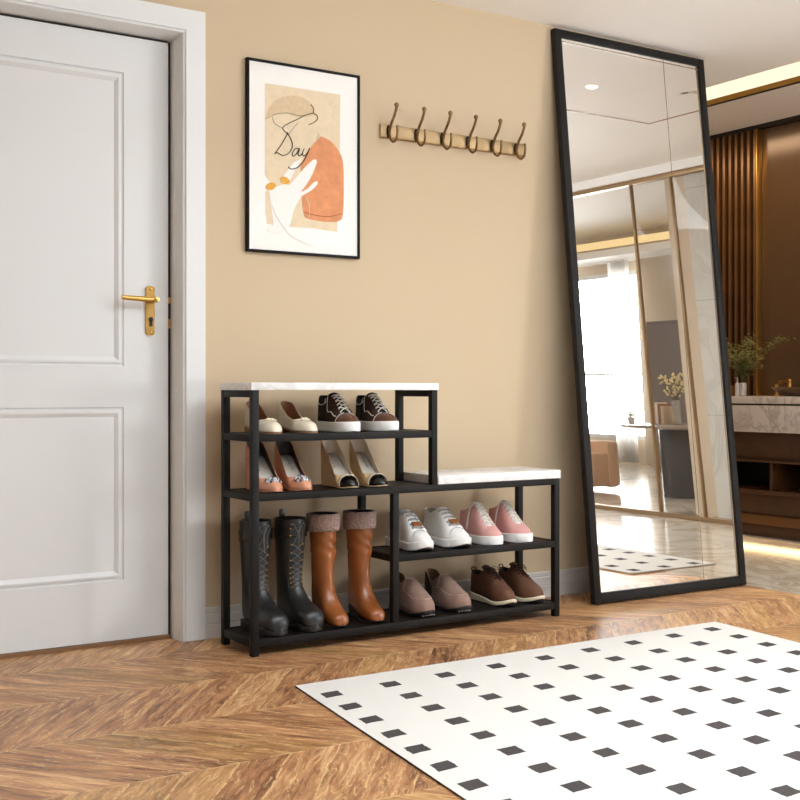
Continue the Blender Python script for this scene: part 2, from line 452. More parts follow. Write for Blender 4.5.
bm = bmesh.new(); box(bm, 2.27, 2.85, -2.6, -.76, .001, .009, .003)
uvl = bm.loops.layers.uv.new('rug')
for f in bm.faces:
    for lp in f.loops: lp[uvl].uv = ((lp.vert.co.x-2.24)/.204, (-.74-lp.vert.co.y)/.148)
tag(finish(bm, 'runner_rug', [m_rug]), 'narrow dotted runner beside the marble floor, seen in the lower part of the mirror', 'rug')

# ------------------------------------------------------------------ framed print
YP = -.0176
pc = [aty(u, v, YP) for u, v in ((247, 57), (360, 75.5), (360, 259), (247, 251))]
px0 = (pc[0].x+pc[3].x)/2; px1 = (pc[1].x+pc[2].x)/2; pz1 = (pc[0].z+pc[1].z)/2; pz0 = (pc[2].z+pc[3].z)/2
pic = thing('framed_print', 'thin black framed art print of an abstract hand and orange shape on beige wall', 'picture', (px0, 0, pz0))
bm = bmesh.new(); fw = .0095
for a in ((px0, px1, pz1-fw, pz1), (px0, px1, pz0, pz0+fw), (px0, px0+fw, pz0+fw, pz1-fw), (px1-fw, px1, pz0+fw, pz1-fw)):
    box(bm, a[0]-px0, a[1]-px0, -.019, -.001, a[2]-pz0, a[3]-pz0, .001)
finish(bm, 'frame', m_frame, pic)
W_, H_ = px1-px0, pz1-pz0
art = mbox('paper', fw-.002, W_-fw+.002, -.013, -.004, fw-.002, H_-fw+.002, M('print_paper', (244, 240, 234), .6), pic)
def az(x, y):                      # picture crop coordinate -> picture plane
    q = aty(230+x/3.48, 40+y/3.48, -.0145); return (q.x-px0, q.z-pz0)
def poly(name, pts, mat, lay, sm=True):
    b = bmesh.new(); q = [az(*p) for p in pts]
    if sm:
        v = smoothpts([(x, 0, z) for x, z in q + [q[0]]], 5)[:-1]; q = [(p.x, p.z) for p in v]
    y1 = -.013 - .0004*lay
    lo = [b.verts.new((x, -.013, z)) for x, z in q]; hi = [b.verts.new((x, y1, z)) for x, z in q]
    es = [b.edges.new((hi[i], hi[(i+1) % len(hi)])) for i in range(len(hi))]
    bmesh.ops.triangle_fill(b, edges=es, use_beauty=True)
    for i in range(len(q)):
        j = (i+1) % len(q); b.faces.new((lo[i], lo[j], hi[j], hi[i]))
    bmesh.ops.recalc_face_normals(b, faces=b.faces)
    return finish(b, name, mat, pic, smooth=False)
m_pbeige = M('print_beige', (229, 209, 176), .7, var=(40, .06)); m_pbeige2 = M('print_tan', (217, 192, 155), .7, var=(60, .07))
m_porange = M('print_orange', (220, 146, 98), .7, var=(30, .12)); m_pwhite = M('print_white', (241, 237, 231), .65)
m_pgold = M('print_gold', (226, 164, 52), .6, var=(220, .35)); m_ink = M('print_ink', (44, 36, 34), .7); m_prust = M('print_rust', (190, 96, 58), .7)
poly('beige_block', [(122, 150), (384, 190), (382, 400), (373, 668), (330, 662), (290, 655), (205, 650), (148, 642), (130, 640), (124, 600), (124, 525), (150, 520), (150, 500), (134, 488), (122, 470)], m_pbeige, 1, False)
poly('hat_shape', [(123, 275), (135, 235), (170, 203), (215, 193), (255, 200), (283, 222), (291, 248), (300, 262), (240, 268), (190, 255), (150, 262)], m_pbeige2, 2)
poly('chin_shape', [(300, 345), (308, 320), (316, 336), (330, 345), (310, 352)], m_pbeige2, 2)
poly('orange_shape', [(318, 335), (350, 352), (378, 385), (393, 425), (396, 500), (393, 605), (378, 630), (330, 632), (272, 622), (257, 605), (249, 540), (247, 470), (250, 430), (280, 375)], m_porange, 3)
poly('hand_shape', [(160, 512), (195, 500), (208, 504), (250, 455), (285, 420), (299, 416), (301, 430), (283, 475), (262, 508), (248, 528), (270, 517), (290, 497), (304, 492), (303, 503), (285, 522), (255, 540), (243, 552), (222, 595), (208, 645), (180, 672), (140, 668), (130, 655), (150, 640), (142, 580), (136, 530), (126, 522), (128, 506), (142, 500)], m_pwhite, 4)
poly('finger_shape', [(222, 425), (240, 418), (250, 412), (226, 455), (206, 496), (196, 494), (184, 478), (204, 450)], m_pwhite, 4)
for c_, rx, rz_, an in (((142, 509), 18, 13, -.35), ((191, 489), 18, 12, .5)):
    poly('gold_bangle', [(c_[0]+rx*math.cos(a)*math.cos(an)-rz_*math.sin(a)*math.sin(an), c_[1]+rx*math.cos(a)*math.sin(an)+rz_*math.sin(a)*math.cos(an)) for a in [2*PI*k/9 for k in range(9)]], m_pgold, 5)
def ink(name, lines, mat, r):
    b = bmesh.new()
    for L_ in lines:
        tube(b, [(p.x, -.0152, p.z) for p in smoothpts([(az(*q)[0], 0, az(*q)[1]) for q in L_], 5)], r, 6)
    return finish(b, name, mat, pic)
ink('fine_line', [[(122, 275), (140, 268), (160, 258), (200, 254), (235, 262), (262, 264)], [(148, 268), (155, 290), (182, 307)], [(238, 288), (222, 305), (204, 330)]], m_ink, .0006)
ink('bold_line', [[(281, 224), (291, 240), (290, 254), (303, 263), (304, 276), (292, 287), (275, 295)], [(290, 254), (262, 262), (235, 276), (205, 290), (183, 306), (200, 327)]], m_ink, .0014)
ink('script_lettering', [[(202, 322), (180, 362), (156, 396), (164, 392), (185, 402), (206, 392), (217, 370), (212, 345), (198, 322)],
    [(241, 378), (228, 378), (217, 394), (219, 404), (228, 400), (242, 378), (237, 398), (243, 403), (250, 396)],
    [(258, 378), (252, 396), (257, 404), (268, 394), (277, 376), (266, 404), (248, 432), (228, 447), (210, 448), (203, 440)]], m_ink, .0017)
ink('rust_line', [[(257, 598), (300, 610), (345, 614), (392, 604)]], m_prust, .0015)
ink('pale_line', [[(146, 575), (165, 620), (205, 675), (245, 700), (280, 715)], [(262, 542), (276, 580), (274, 620)]], M('print_pale_line', (236, 226, 212), .7), .001)

# ------------------------------------------------------------------ coat hook rail
ra, rb_ = aty(380.5, 129.5, -.01), aty(525, 151.3, -.01)
rx0, rx1, rzc = ra.x, rb_.x, (ra.z+rb_.z)/2
rail = thing('coat_hook_rail', 'antique brass coat rail with six double hooks on beige wall', 'coat rail', (rx0, 0, rzc))
bm = bmesh.new(); box(bm, 0, rx1-rx0, -.012, -.001, -.027, .027, .004, 2); finish(bm, 'rail_board', m_bronze_plate, rail)
bm = bmesh.new(); box(bm, .006, rx1-rx0-.006, -.0135, -.0115, -.026, -.021, .0008); finish(bm, 'rail_edge', m_bronze, rail)
for k in range(6):
    u = 390.3 + k*25.6
    hx_ = aty([388.2, 415.8, 441.7, 467.2, 491.5, 515.2][k], 133+3.8*k, -.01).x - rx0
    bm = bmesh.new()
    up = smoothpts([(hx_, -.016, -.02), (hx_, -.021, .0), (hx_, -.034, .028), (hx_, -.054, .052), (hx_, -.068, .077), (hx_, -.07, .09)], 5)
    tube(bm, up, [.0054]*len(up), 8)
    dn = smoothpts([(hx_, -.016, .012), (hx_, -.021, -.012), (hx_, -.03, -.036), (hx_, -.05, -.047), (hx_, -.07, -.037), (hx_, -.077, -.01), (hx_, -.076, .006)], 5)
    tube(bm, dn, [.0048]*len(dn), 8)
    hk = finish(bm, 'hook', m_bronze, rail)
    for c_, r_ in (((hx_, -.07, .091), .0098), ((hx_, -.076, .007), .006)):
        bm = bmesh.new(); ball(bm, c_, r_, 8, (1, .85, 1)); finish(bm, 'ball_tip', m_bronze, hk)
    bm = bmesh.new(); ball(bm, (hx_, -.013, 0), .011, 8, (.9, .5, 2.3)); finish(bm, 'hook_base', m_darkmetal, hk)

# ------------------------------------------------------------------ leaning mirror
mxl, mxr = 1.5765, 2.4794
A = Vector((0, -.2825, 0)); B = Vector((0, -.0265, 2.4155))
updir = (B-A).normalized(); outn = Vector((0, -updir.z, updir.y)); MH = (B-A).length
mir = thing('floor_mirror', 'tall black framed floor mirror leaning against the wall right of the shoe rack', 'mirror', (mxl, A.y, 0))
lean = math.atan2(B.y-A.y, B.z)
RX = Matrix.Rotation(-lean, 4, 'X'); TH = .032
MW = mxr-mxl; FW = .036
def mirpart(name, mat, boxes, bev=.0015):
    b = bmesh.new()
    for q in boxes: box(b, *q, bev)
    bmesh.ops.transform(b, matrix=RX, verts=b.verts)
    return finish(b, name, mat, mir)
y0_, y1_ = 0., TH*.9
zb_ = .006
mirpart('frame', m_frame2, [(0, FW, y0_, y1_, zb_, MH), (MW-FW, MW, y0_, y1_, zb_, MH), (FW, MW-FW, y0_, y1_, zb_, FW+.012), (FW, MW-FW, y0_, y1_, MH-FW, MH)])
tg = NT('mirror_silver'); gl = tg.n('ShaderNodeBsdfGlossy'); gl.inputs['Color'].default_value = (.93, .915, .89, 1); gl.inputs['Roughness'].default_value = 0.
nv = tg.n('ShaderNodeCombineXYZ'); e_ = math.radians(0.0)
nv.inputs[0].default_value = 0; nv.inputs[1].default_value = -math.cos(e_); nv.inputs[2].default_value = math.sin(e_)
tg.l(nv.outputs[0], gl.inputs['Normal']); tg.l(gl.outputs[0], tg.out.inputs[0])  # fixed upright normal: the leaning glass reflects as if it hung vertical
mirpart('mirror_glass', tg.m, [(FW-.004, MW-FW+.004, .008, .014, FW+.006, MH-FW+.004)], 0)
mirpart('inner_bead', M('bead_gold', (150, 132, 108), .3, .8), [(MW-FW-.012, MW-FW-.009, .005, .0085, FW+.012, MH-FW), (FW, MW-FW, .005, .0085, MH-FW-.016, MH-FW-.013)], 0)
sx = 2.22-mxl
mirpart('reflected_line', M('reflected_line_bronze', (120, 100, 76), .4, .6), [(sx-.0012, sx+.0012, .0072, .0085, FW+.012, MH-FW)], 0)  # added strip that draws a reflected upright line onto the glass

# ------------------------------------------------------------------ shoe rack
RKY0, RKY1 = -.3675, -.118
PT = .0245
rk = thing('shoe_rack', 'black metal stepped shoe rack with white marble tops against beige wall', 'shoe rack', (0, RKY0, 0))
def ry(y): return y-RKY0
def rpart(name, x0, x1, y0, y1, z0, z1, mat=m_black, bev=.0015, label=None):
    o = mbox(name, x0, x1, ry(y0), ry(y1), z0, z1, mat, rk, bev)
    if label: o['label'] = label
    return o
WT1, WT2 = .738, 1.3137
Z1b, Z1t = .8775, .9025
Z2b, Z2t = .5385, .5675
S1, S2, S3, S0 = (.7065, .731), (.5105, .535), (.2685, .293), (.0285, .055)
fy = (RKY0, RKY0+PT); by = (RKY1-PT, RKY1)
for (x, zt) in ((0, Z1b), (WT2-PT, Z2b)):
    for yy in (fy, by): rpart('post', x, x+PT, *yy, 0, zt)
for yy in (fy, by):
    rpart('post', WT1-PT, WT1, *yy, S2[1], Z1b)
    rpart('post', .548, .5725, *yy, S0[1], S2[0])
def level(x0, x1, z, panel=True):
    i = .0004
    for yy in (fy, by): rpart('rail', x0, x1, yy[0]+i, yy[1]-i, z[0], z[1])
    for xa in (x0, x1-PT): rpart('rail', xa+i, xa+PT-i, RKY0+PT, RKY1-PT, z[0], z[1])
    if panel: rpart('shelf', x0+PT, x1-PT, RKY0+PT, RKY1-PT, z[1]-.007, z[1]-.001, m_mesh, 0)
level(PT, WT1-.0, S1) if False else None
def level2(x0, x1, z, xl, xr, panel=True):
    # x0..x1 between posts; end rails lie between front and back posts
    i = .0004
    for yy in (fy, by): rpart('rail', x0, x1, yy[0]+i, yy[1]-i, z[0], z[1])
    for xa in (xl, xr-PT): rpart('rail', xa+i, xa+PT-i, RKY0+PT, RKY1-PT, z[0], z[1])
    if panel: rpart('shelf', xl+PT, xr-PT, RKY0+PT, RKY1-PT, z[1]-.007, z[1]-.001, m_mesh, 0)
level2(PT, WT1-PT, S1, 0, WT1)
level2(PT, WT2-PT, S2, 0, WT1)
level2(.5725, WT2-PT, S3, .548, WT2)
level2(PT, WT2-PT, S0, 0, WT2)
level2(PT, WT1-PT, (Z1b-.022, Z1b), 0, WT1, False) if False else None
for xa in (0, WT1-PT): rpart('rail', xa+.0004, xa+PT-.0004, RKY0+PT, RKY1-PT, Z1b-.024, Z1b-.0005)
rpart('rail', WT2-PT+.0004, WT2-.0004, RKY0+PT, RKY1-PT, S2[0], S2[1])
rpart('marble_top', -.004, WT1+.004, RKY0-.002, RKY1+.002, Z1b, Z1t, m_mtop, .0015, 'white marble slab on the tall side')
rpart('marble_top', WT1+.002, WT2+.004, RKY0-.002, RKY1+.002, S2[1]+.0005, Z2t, m_mtop, .0015, 'white marble slab on the low side')

# ------------------------------------------------------------------ shoe builder
class Last:
    def __init__(s, L, W, H, ZB, RI=None, ts=.7, tl=.1, XC=((0, 0),), heel_r=.13, toe_r=.22, toe_h=.1, p=.9, q=.9, hr_pow=.5):
        s.L = L; s.W = pchip(W); s.H = pchip(H); s.ZB = pchip(ZB); s.RI = pchip(RI or [(0, .9), (1, .9)])
        s.ts = ts; s.tl = tl; s.XC = pchip(XC) if len(XC) > 1 else (lambda t: XC[0][1])
        s.hr = heel_r; s.tr = toe_r; s.th = toe_h; s.p = p; s.q = q
    def er(s, t):
        f = 1.
        if t < s.hr: f *= math.sqrt(max(0, 1-((s.hr-t)/s.hr)**2))
        if t > 1-s.tr: f *= math.sqrt(max(0, 1-((t-1+s.tr)/s.tr)**2))
        return f
    def w(s, t): return s.W(t)*s.er(t)
    def zb(s, t): return s.ZB(t)
    def top(s, t):
        z = s.H(t); b = s.zb(t)
        if t > 1-s.th: z = b + (z-b)*math.sqrt(max(0, 1-((t-1+s.th)/s.th)**2))
        return z
    def ri(s, t):
        if t >= s.ts: return 0.
        r = s.RI(t)
        if t > s.ts-s.tl: r *= math.sqrt(max(0, 1-((t-s.ts+s.tl)/s.tl)**2))
        return r
    def S(s, t, a, side):
        w = s.w(t); ri = s.ri(t); b = s.zb(t); R = s.top(t)
        c = math.cos(a*PI/2); sn = math.sin(a*PI/2)
        x = w*(ri+(1-ri)*max(c, 0)**s.p); z = b+(R-b)*max(sn, 0)**s.q
        return Vector((s.XC(t)+side*x, -s.L*t, z))
    def N(s, t, a, side):
        e = .004
        t0, t1 = max(t-e, .002), min(t+e, .998); a0, a1 = max(a-.02, 0), min(a+.02, 1)
        du = s.S(t1, a, side)-s.S(t0, a, side); dv = s.S(t, a1, side)-s.S(t, a0, side)
        n = du.cross(dv)
        if n.length < 1e-12: return Vector((0, 0, 1))
        n.normalize()
        c = Vector((s.XC(t), -s.L*min(max(t, .15), .85), s.zb(t)))
        return n if n.dot(s.S(t, a, side)-c) > 0 else -n
    def tsamp(s, n=46):
        ts = [(1-math.cos(PI*i/n))/2 for i in range(n+1)]
        if s.ts < 1:
            ts += [s.ts-s.tl*(1-math.sin(PI/2*k/7)) for k in range(8)]
        ts = sorted(set(round(x, 5) for x in ts)); out = [ts[0]]
        for x in ts[1:]:
            if x-out[-1] > .004 or x == 1.: out.append(x)
        return out

def strip(bm, rows, ref):
    v = [[bm.verts.new(p) for p in r] for r in rows]; fs = []
    for i in range(len(v)-1):
        for j in range(len(v[0])-1):
            fs.append(bm.faces.new((v[i][j], v[i+1][j], v[i+1][j+1], v[i][j+1])))
    sgn = 0
    for f in fs:
        f.normal_update(); c = f.calc_center_median(); sgn += f.normal.dot(c-ref(c))*f.calc_area()
    if sgn < 0:
        for f in fs: f.normal_flip()
    return fs
def solid(o, th, matoff=0, off=-1):
    md = o.modifiers.new('thick', 'SOLIDIFY'); md.thickness = th; md.offset = off; md.material_offset = matoff
    md.use_rim = True; return o
def upper(ls, name, mat, lining, parent, th=.0028, m=10, t0=0., t1=1.):
    b = bmesh.new()
    tt = [t for t in ls.tsamp() if t0 <= t <= t1]
    for side in (-1, 1):
        strip(b, [[ls.S(t, k/m, side) for k in range(m+1)] for t in tt], lambda c: Vector((0, min(max(c.y, -ls.L*.85), -ls.L*.15), ls.zb(-c.y/ls.L))))
    bmesh.ops.remove_doubles(b, verts=b.verts, dist=2e-5)
    o = finish(b, name, [mat, lining], parent, ang=60)
    return solid(o, th, 1)
def patch(ls, b, t0, t1, a0, a1, off=.0012, sides=(-1, 1), n=14, m=6):
    fa0 = a0 if callable(a0) else (lambda t: a0); fa1 = a1 if callable(a1) else (lambda t: a1)
    for side in sides:
        rows = []
        for i in range(n+1):
            t = t0+(t1-t0)*(1-(1-i/n)**2 if t1 > .98 else i/n); r = []
            for k in range(m+1):
                a = fa0(t)+(fa1(t)-fa0(t))*k/m
                r.append(ls.S(t, a, side)+ls.N(min(t, .985), min(a, .995), side)*off)
            rows.append(r)
        strip(b, rows, lambda c: Vector((0, min(max(c.y, -ls.L*.8), -ls.L*.2), ls.zb(-c.y/ls.L))))
def patch_obj(ls, name, mat, parent, specs, th=.0012):
    b = bmesh.new()
    for sp in specs: patch(ls, b, **sp)
    bmesh.ops.remove_doubles(b, verts=b.verts, dist=2e-5)
    return solid(finish(b, name, mat, parent, ang=60), th, 0)
def spath(ls, pts, side, off=.001, sub=4):
    ctl = smoothpts([(t, a, 0) for t, a in pts], sub)
    return [ls.S(min(max(c.x, 0), 1), min(max(c.y, 0), 1), side)+ls.N(min(max(c.x, .01), .985), min(max(c.y, .0), .995), side)*off for c in ctl]
def sole(ls, name, mat, parent, bot, top, grow=.003, t0=0., t1=1., taper=.0, endgrow=.0, n=44):
    fb = pchip(bot); ft = pchip(top); b = bmesh.new(); rings = []
    for i in range(n+1):
        t = (1-math.cos(PI*i/n))/2; t = t0+(t1-t0)*t
        f = ls.er(t) if (t0 == 0 and t1 == 1) else ls.er(t)
        w = ls.W(t)*f + grow*min(1, f*1.6)
        y = -ls.L*t - (grow*(t-.5)*2) ; x = ls.XC(t)
        zb_, zt_ = fb(t), ft(t); hh = zt_-zb_; e = min(.003, hh*.25, w*.5+1e-5)
        wb = w-taper*min(1, f*2)
        P = [(-wb+e, zb_), (-wb, zb_+e), (-w, zt_-e), (-w+e, zt_), (w-e, zt_), (w, zt_-e), (wb, zb_+e), (wb-e, zb_)]
        rings.append([Vector((x+px, y, pz)) for px, pz in P])
    loft(b, rings); bmesh.ops.recalc_face_normals(b, faces=b.faces)
    return finish(b, name, mat, parent, ang=40)
def insole(ls, name, mat, parent, t1, dz=.003, k=.9):
    b = bmesh.new(); rows = []
    for i in range(25):
        t = .012+(t1-.012)*(i/24)**1.2; w = ls.w(t)*k; z = ls.zb(t)+dz
        rows.append([Vector((ls.XC(t)+w*(j/3-1), -ls.L*t, z+.002*abs(j/3-1)**2)) for j in range(7)])
    strip(b, rows, lambda c: c-Vector((0, 0, .01)))
    return solid(finish(b, name, mat, parent), .0015)
def tongue(ls, name, mat, parent, pts, w0=.02, w1=.022, th=.004):
    ctl = smoothpts([(0, y, z) for y, z in pts], 5); b = bmesh.new(); rows = []
    for i, c in enumerate(ctl):
        w = w0+(w1-w0)*i/(len(ctl)-1); 
        if i == len(ctl)-1: w *= .75
        rows.append([Vector((w*(j/4-1), c.y, c.z-.006*abs(j/4-1)**2.)) for j in range(9)])
    strip(b, rows, lambda c: c-Vector((0, -.02, .02)))
    return solid(finish(b, name, mat, parent), th)
def laces(ls, name, mat, parent, t0, t1, n, r=.0016, a=.93, lift=.004, cross=True, flat=1.):
    b = bmesh.new(); L_ = []; R_ = []
    for i in range(n):
        t = t0+(t1-t0)*i/(n-1)
        L_.append(ls.S(t, a, -1)+ls.N(t, a, -1)*.0015); R_.append(ls.S(t, a, 1)+ls.N(t, a, 1)*.0015)
    def bar(p, q):
        mid = (p+q)/2+Vector((0, -.002, lift))
        e1 = p+(p-q).normalized()*.004+Vector((0, 0, -.0035)); e2 = q+(q-p).normalized()*.004+Vector((0, 0, -.0035))
        tube(b, smoothpts([e1, p+Vector((0, 0, .001)), mid, q+Vector((0, 0, .001)), e2], 4), r, 6, flat=flat)
    for i in range(n):
        if cross:
            if i < n-1: bar(L_[i], R_[i+1]); bar(R_[i], L_[i+1])
        else: bar(L_[i], R_[i])
    if cross: bar(L_[-1], R_[-1])
    return finish(b, name, mat, parent), L_, R_

SHOES = []     # (prototype, placement)
def xat(u, y, z): # x of a point seen at column u with depth y
    a = (u-400)/F_PX; dx_ = a*_c+_s; dy_ = -a*_s+_c
    return CX + dx_/dy_*(y-CY)
YT = RKY0+.012     # toe line
def place_pair(proto, uL, uR, w, z, L, yt, la, lb, ext=0.):
    """uL/uR: image column of the right-hand extreme of each toe; w: half width there; proto faces -y, heel at its origin."""
    for k, (u, lab) in enumerate(((uL, la), (uR, lb))):
        x = xat(u, yt+.03, z)-w
        if k == 0:
            proto.location = (x, yt+L, z); proto['label'] = lab
        else: dup(proto, (x, yt+L, z), lab, mirror=True)

# --- cream ballet flats
s = thing('ballet_flat', 'x', 'shoe', group='cream ballet flats')
ls = Last(.222, [(0, .028), (.2, .029), (.45, .027), (.7, .0375), (.85, .036), (1, .03)], [(0, .108), (.1, .1), (.25, .076), (.42, .052), (.58, .044), (.68, .043), (.8, .042), (.9, .037), (1, .03)],
          [(0, .022), (.15, .02), (.4, .01), (.6, .006), (1, .006)], [(0, .82), (.2, .93), (.6, .93)], ts=.68, tl=.15, XC=((0, .0), (.45, .003), (1, -.002)), toe_r=.24, toe_h=.12)
upper(ls, 'upper', m_cream, m_tanlin, s, .0022)
sole(ls, 'sole', m_tanlin, s, [(0, 0), (.22, 0), (.26, .012), (.4, .006), (.6, 0), (1, 0)], [(0, .022), (.15, .02), (.4, .01), (.6, .004), (1, .004)], .0005)
insole(ls, 'insole', m_tanlin, s, .72)
b = bmesh.new()
for side in (-1, 1):
    tube(b, [ls.S(t, 1, side)+Vector((0, 0, .0003)) for t in [i/40*.68 for i in range(1, 41)]], .0012, 6)
finish(b, 'topline_binding', m_cream, s)
b = bmesh.new()
for k in range(9):
    aa = -1+2*k/8; t = .68-.045*abs(aa)**2+.006; sd = -1 if aa < 0 else 1
    P = ls.S(t, 1-abs(aa)*.28, sd); ball(b, P+Vector((0, -.002, .0022)), .0046, 5, (1.1, 1., .8))
ball(b, ls.S(.71, 1, 1)+Vector((-.007, 0, .005)), .006, 6, (1.4, .7, .8)); ball(b, ls.S(.71, 1, 1)+Vector((.007, 0, .005)), .006, 6, (1.4, .7, .8)); ball(b, ls.S(.71, 1, 1)+Vector((0, 0, .006)), .0035, 5)
finish(b, 'bow_trim', m_cream, s)
place_pair(s, 283.5, 318.5, .036, S1[1], ls.L, RKY0+.016, 'cream ballet flat partly behind the front left rack post, left shoe of its pair', 'cream ballet flat beside the dark platform sneakers, right shoe of its pair')

# --- dark skate sneakers on white platforms
s = thing('platform_sneaker', 'x', 'shoe', group='brown and black platform sneakers')
ls = Last(.226, [(0, .033), (.3, .034), (.5, .037), (.7, .044), (.85, .042), (1, .036)], [(0, .128), (.1, .122), (.26, .112), (.38, .126), (.44, .124), (.6, .092), (.72, .066), (.84, .060), (1, .050)],
          [(0, .03), (1, .03)], [(0, .7), (.26, .78), (.4, .42), (.55, .32), (.7, .3)], ts=.725, tl=.05, toe_r=.26, toe_h=.13, XC=((0, 0), (.5, .003), (1, -.002)))
upper(ls, 'upper', m_dkbrown, m_blackcanvas, s)
patch_obj(ls, 'toe_cap', m_brownsuede, s, [dict(t0=.735, t1=1., a0=.0, a1=1., off=.0014)])
patch_obj(ls, 'heel_counter', m_blackcanvas, s, [dict(t0=0.004, t1=.3, a0=0., a1=.97, off=.0012)])
sole(ls, 'sole', m_whiterub, s, [(0, 0), (.8, 0), (.92, .001), (1, .005)], [(0, .036), (.5, .034), (1, .037)], .0042)
tongue(ls, 'tongue', m_blackcanvas, s, [(-.163, .064), (-.135, .088), (-.11, .112), (-.088, .132), (-.083, .138)], .02, .023)
laces(ls, 'laces', m_whitelace, s, .69, .43, 6, .0021, .95, .005)
b = bmesh.new()
for side in (-1, 1):
    tube(b, spath(ls, [(.33, .93), (.36, .6), (.41, .25), (.52, .3), (.66, .34), (.70, .42)], side, .0016), .0017, 6)
    tube(b, spath(ls, [(.02, .6), (.15, .5), (.33, .62)], side, .0016), .0015, 6)
    tube(b, spath(ls, [(.3, .97), (.29, .8), (.31, .55)], side, .0016), .0015, 6)
    tube(b, spath(ls, [(.725, .9), (.745, .5), (.735, .05)], side, .0016), .0012, 6)
finish(b, 'side_stripe', m_whitelace, s)
place_pair(s, 361, 399, .044, S1[1], ls.L, RKY0+.014, 'dark brown lace-up sneaker on thick white platform, left shoe of its pair', 'dark brown lace-up sneaker on thick white platform, nearest the upper right post')

# --- pumps
def pump(name, mat, lining, group, cap=False):
    s = thing(name, 'x', 'shoe', group=group)
    ls = Last(.205, [(0, .034), (.25, .034), (.5, .036), (.72, .0405), (.85, .037), (1, .028)],
              [(0, .17), (.08, .163), (.3, .118), (.5, .07), (.62, .046), (.7, .045), (.82, .043), (.92, .036), (1, .028)],
              [(0, .112), (.12, .105), (.35, .066), (.58, .02), (.72, .006), (.85, .005), (1, .008)], [(0, .88), (.3, .95), (.6, .95)],
              ts=.70, tl=.08, toe_r=.30 if not cap else .26, toe_h=.14, XC=((0, 0), (.45, .003), (1, -.002)))
    upper(ls, 'upper', mat, lining, s, .002)
    sole(ls, 'sole', mat, s, [(0, .106), (.12, .099), (.35, .061), (.58, .016), (.72, .0005), (.85, 0), (1, .004)], [(0, .112), (.12, .105), (.35, .066), (.58, .02), (.72, .005), (.85, .005), (1, .008)], .0006)
    ins = insole(ls, 'insole', m_greyins, s, .74, .0032, .93)
    sole(ls, 'wedge_heel', mat, s, [(0, 0), (.5, 0), (.66, .001), (1, .001)], [(0, .107), (.12, .1), (.35, .062), (.58, .017), (.66, .0075), (1, .0075)], -.001, 0, .66)
    b = bmesh.new()      # small unreadable stamp on the insole
    for k in range(7):
        t = .17+.034*k; z = ls.zb(t)+.0046
        tube(b, [(-.0105+.002*(k % 2), -ls.L*t, z+.0006), (-.004, -ls.L*(t-.004), z+.0008)], .0007, 4)
        if k % 3 != 1: tube(b, [(-.0095, -ls.L*(t+.012), z-.001), (-.0095, -ls.L*t, z+.0006)], .0006, 4)
    finish(b, 'stamp', m_darklin, ins)
    return s, ls
s, ls = pump('jewelled_pump', m_pinkpump, m_darklin, 'nude pink jewelled pumps')
b = bmesh.new(); b2_ = bmesh.new()
cen = ls.S(.81, 1, 1)+Vector((0, 0, .003))
for k in range(14):
    a = 2*PI*k/14
    for rr, sz in ((.0185, .0056), (.0115, .0042)):
        dx_, dy_ = rr*1.35*math.cos(a), rr*1.05*math.sin(a)
        q = Vector((cen.x+dx_, cen.y+dy_, 0)); t = -q.y/ls.L
        w = max(ls.w(t), .01); f = min(1, abs(q.x)/w); z = ls.zb(t)+(ls.top(t)-ls.zb(t))*math.sqrt(max(0, 1-f*f))
        bb = b if (k % 3) else b2_
        c2 = bmesh.new(); bmesh.ops.create_icosphere(c2, subdivisions=1, radius=sz); merge(bb, c2, Matrix.Translation((q.x, q.y, z+.002)) @ Matrix.Rotation(k, 4, 'Z'))
finish(b, 'crystal_buckle', m_crystal, s, smooth=False); finish(b2_, 'buckle_setting', M('grey_crystal', (110, 114, 122), .12, .4), s, smooth=False)
place_pair(s, 284.5, 313.8, .038, S2[1], ls.L, RKY0+.016, 'nude pink high heel pump with crystal buckle, left shoe behind the front post', 'nude pink high heel pump with crystal buckle, right shoe of its pair')
s, ls = pump('cap_toe_pump', m_beigepump, m_ltlin, 'beige pumps with black toe caps', True)
fb0 = lambda t: 0.
patch_obj(ls, 'toe_cap', m_capblk, s, [dict(t0=.79, t1=1., a0=0., a1=1., off=.0008)], .0008)
b = bmesh.new()
for side in (-1, 1): tube(b, spath(ls, [(.785, 1), (.787, .7), (.79, .35), (.795, .02)], side, .0014), .0013, 6)
finish(b, 'cap_piping', m_cream, s)
place_pair(s, 359.5, 388.5, .037, S2[1], ls.L, RKY0+.016, 'beige high heel pump with black toe cap, left shoe of its pair', 'beige high heel pump with black toe cap, right shoe nearest the rack post')

# --- white sneakers
s = thing('white_sneaker', 'x', 'shoe', group='white leather sneakers')
ls = Last(.252, [(0, .034), (.3, .036), (.5, .04), (.7, .048), (.86, .045), (1, .036)], [(0, .132), (.08, .130), (.24, .118), (.36, .132), (.43, .131), (.56, .112), (.7, .084), (.8, .070), (.9, .060), (1, .05)],
          [(0, .03), (.75, .024), (.9, .028), (1, .034)], [(0, .76), (.25, .78), (.37, .5), (.6, .36), (.74, .34)], ts=.755, tl=.05, toe_r=.27, toe_h=.15, XC=((0, 0), (.5, .003), (1, -.003)))
upper(ls, 'upper', m_whitelea, m_ltlin, s)
sole(ls, 'sole', m_whiterub, s, [(0, .0035), (.05, .0015), (.7, .0015), (.86, .006), (1, .02)], [(0, .038), (.3, .032), (.7, .031), (.88, .037), (1, .043)], .0042)
sole(ls, 'outsole', m_blacksole, s, [(0, .002), (.05, 0), (.7, 0), (.86, .002), (1, .013)], [(0, .004), (.05, .002), (.7, .002), (.86, .0065), (1, .0205)], .001)
tongue(ls, 'tongue', m_whitelea, s, [(-.185, .075), (-.15, .103), (-.118, .127), (-.098, .138), (-.09, .142)], .02, .026, .006)
laces(ls, 'laces', m_greylace, s, .72, .46, 5, .0028, .94, .004, False)
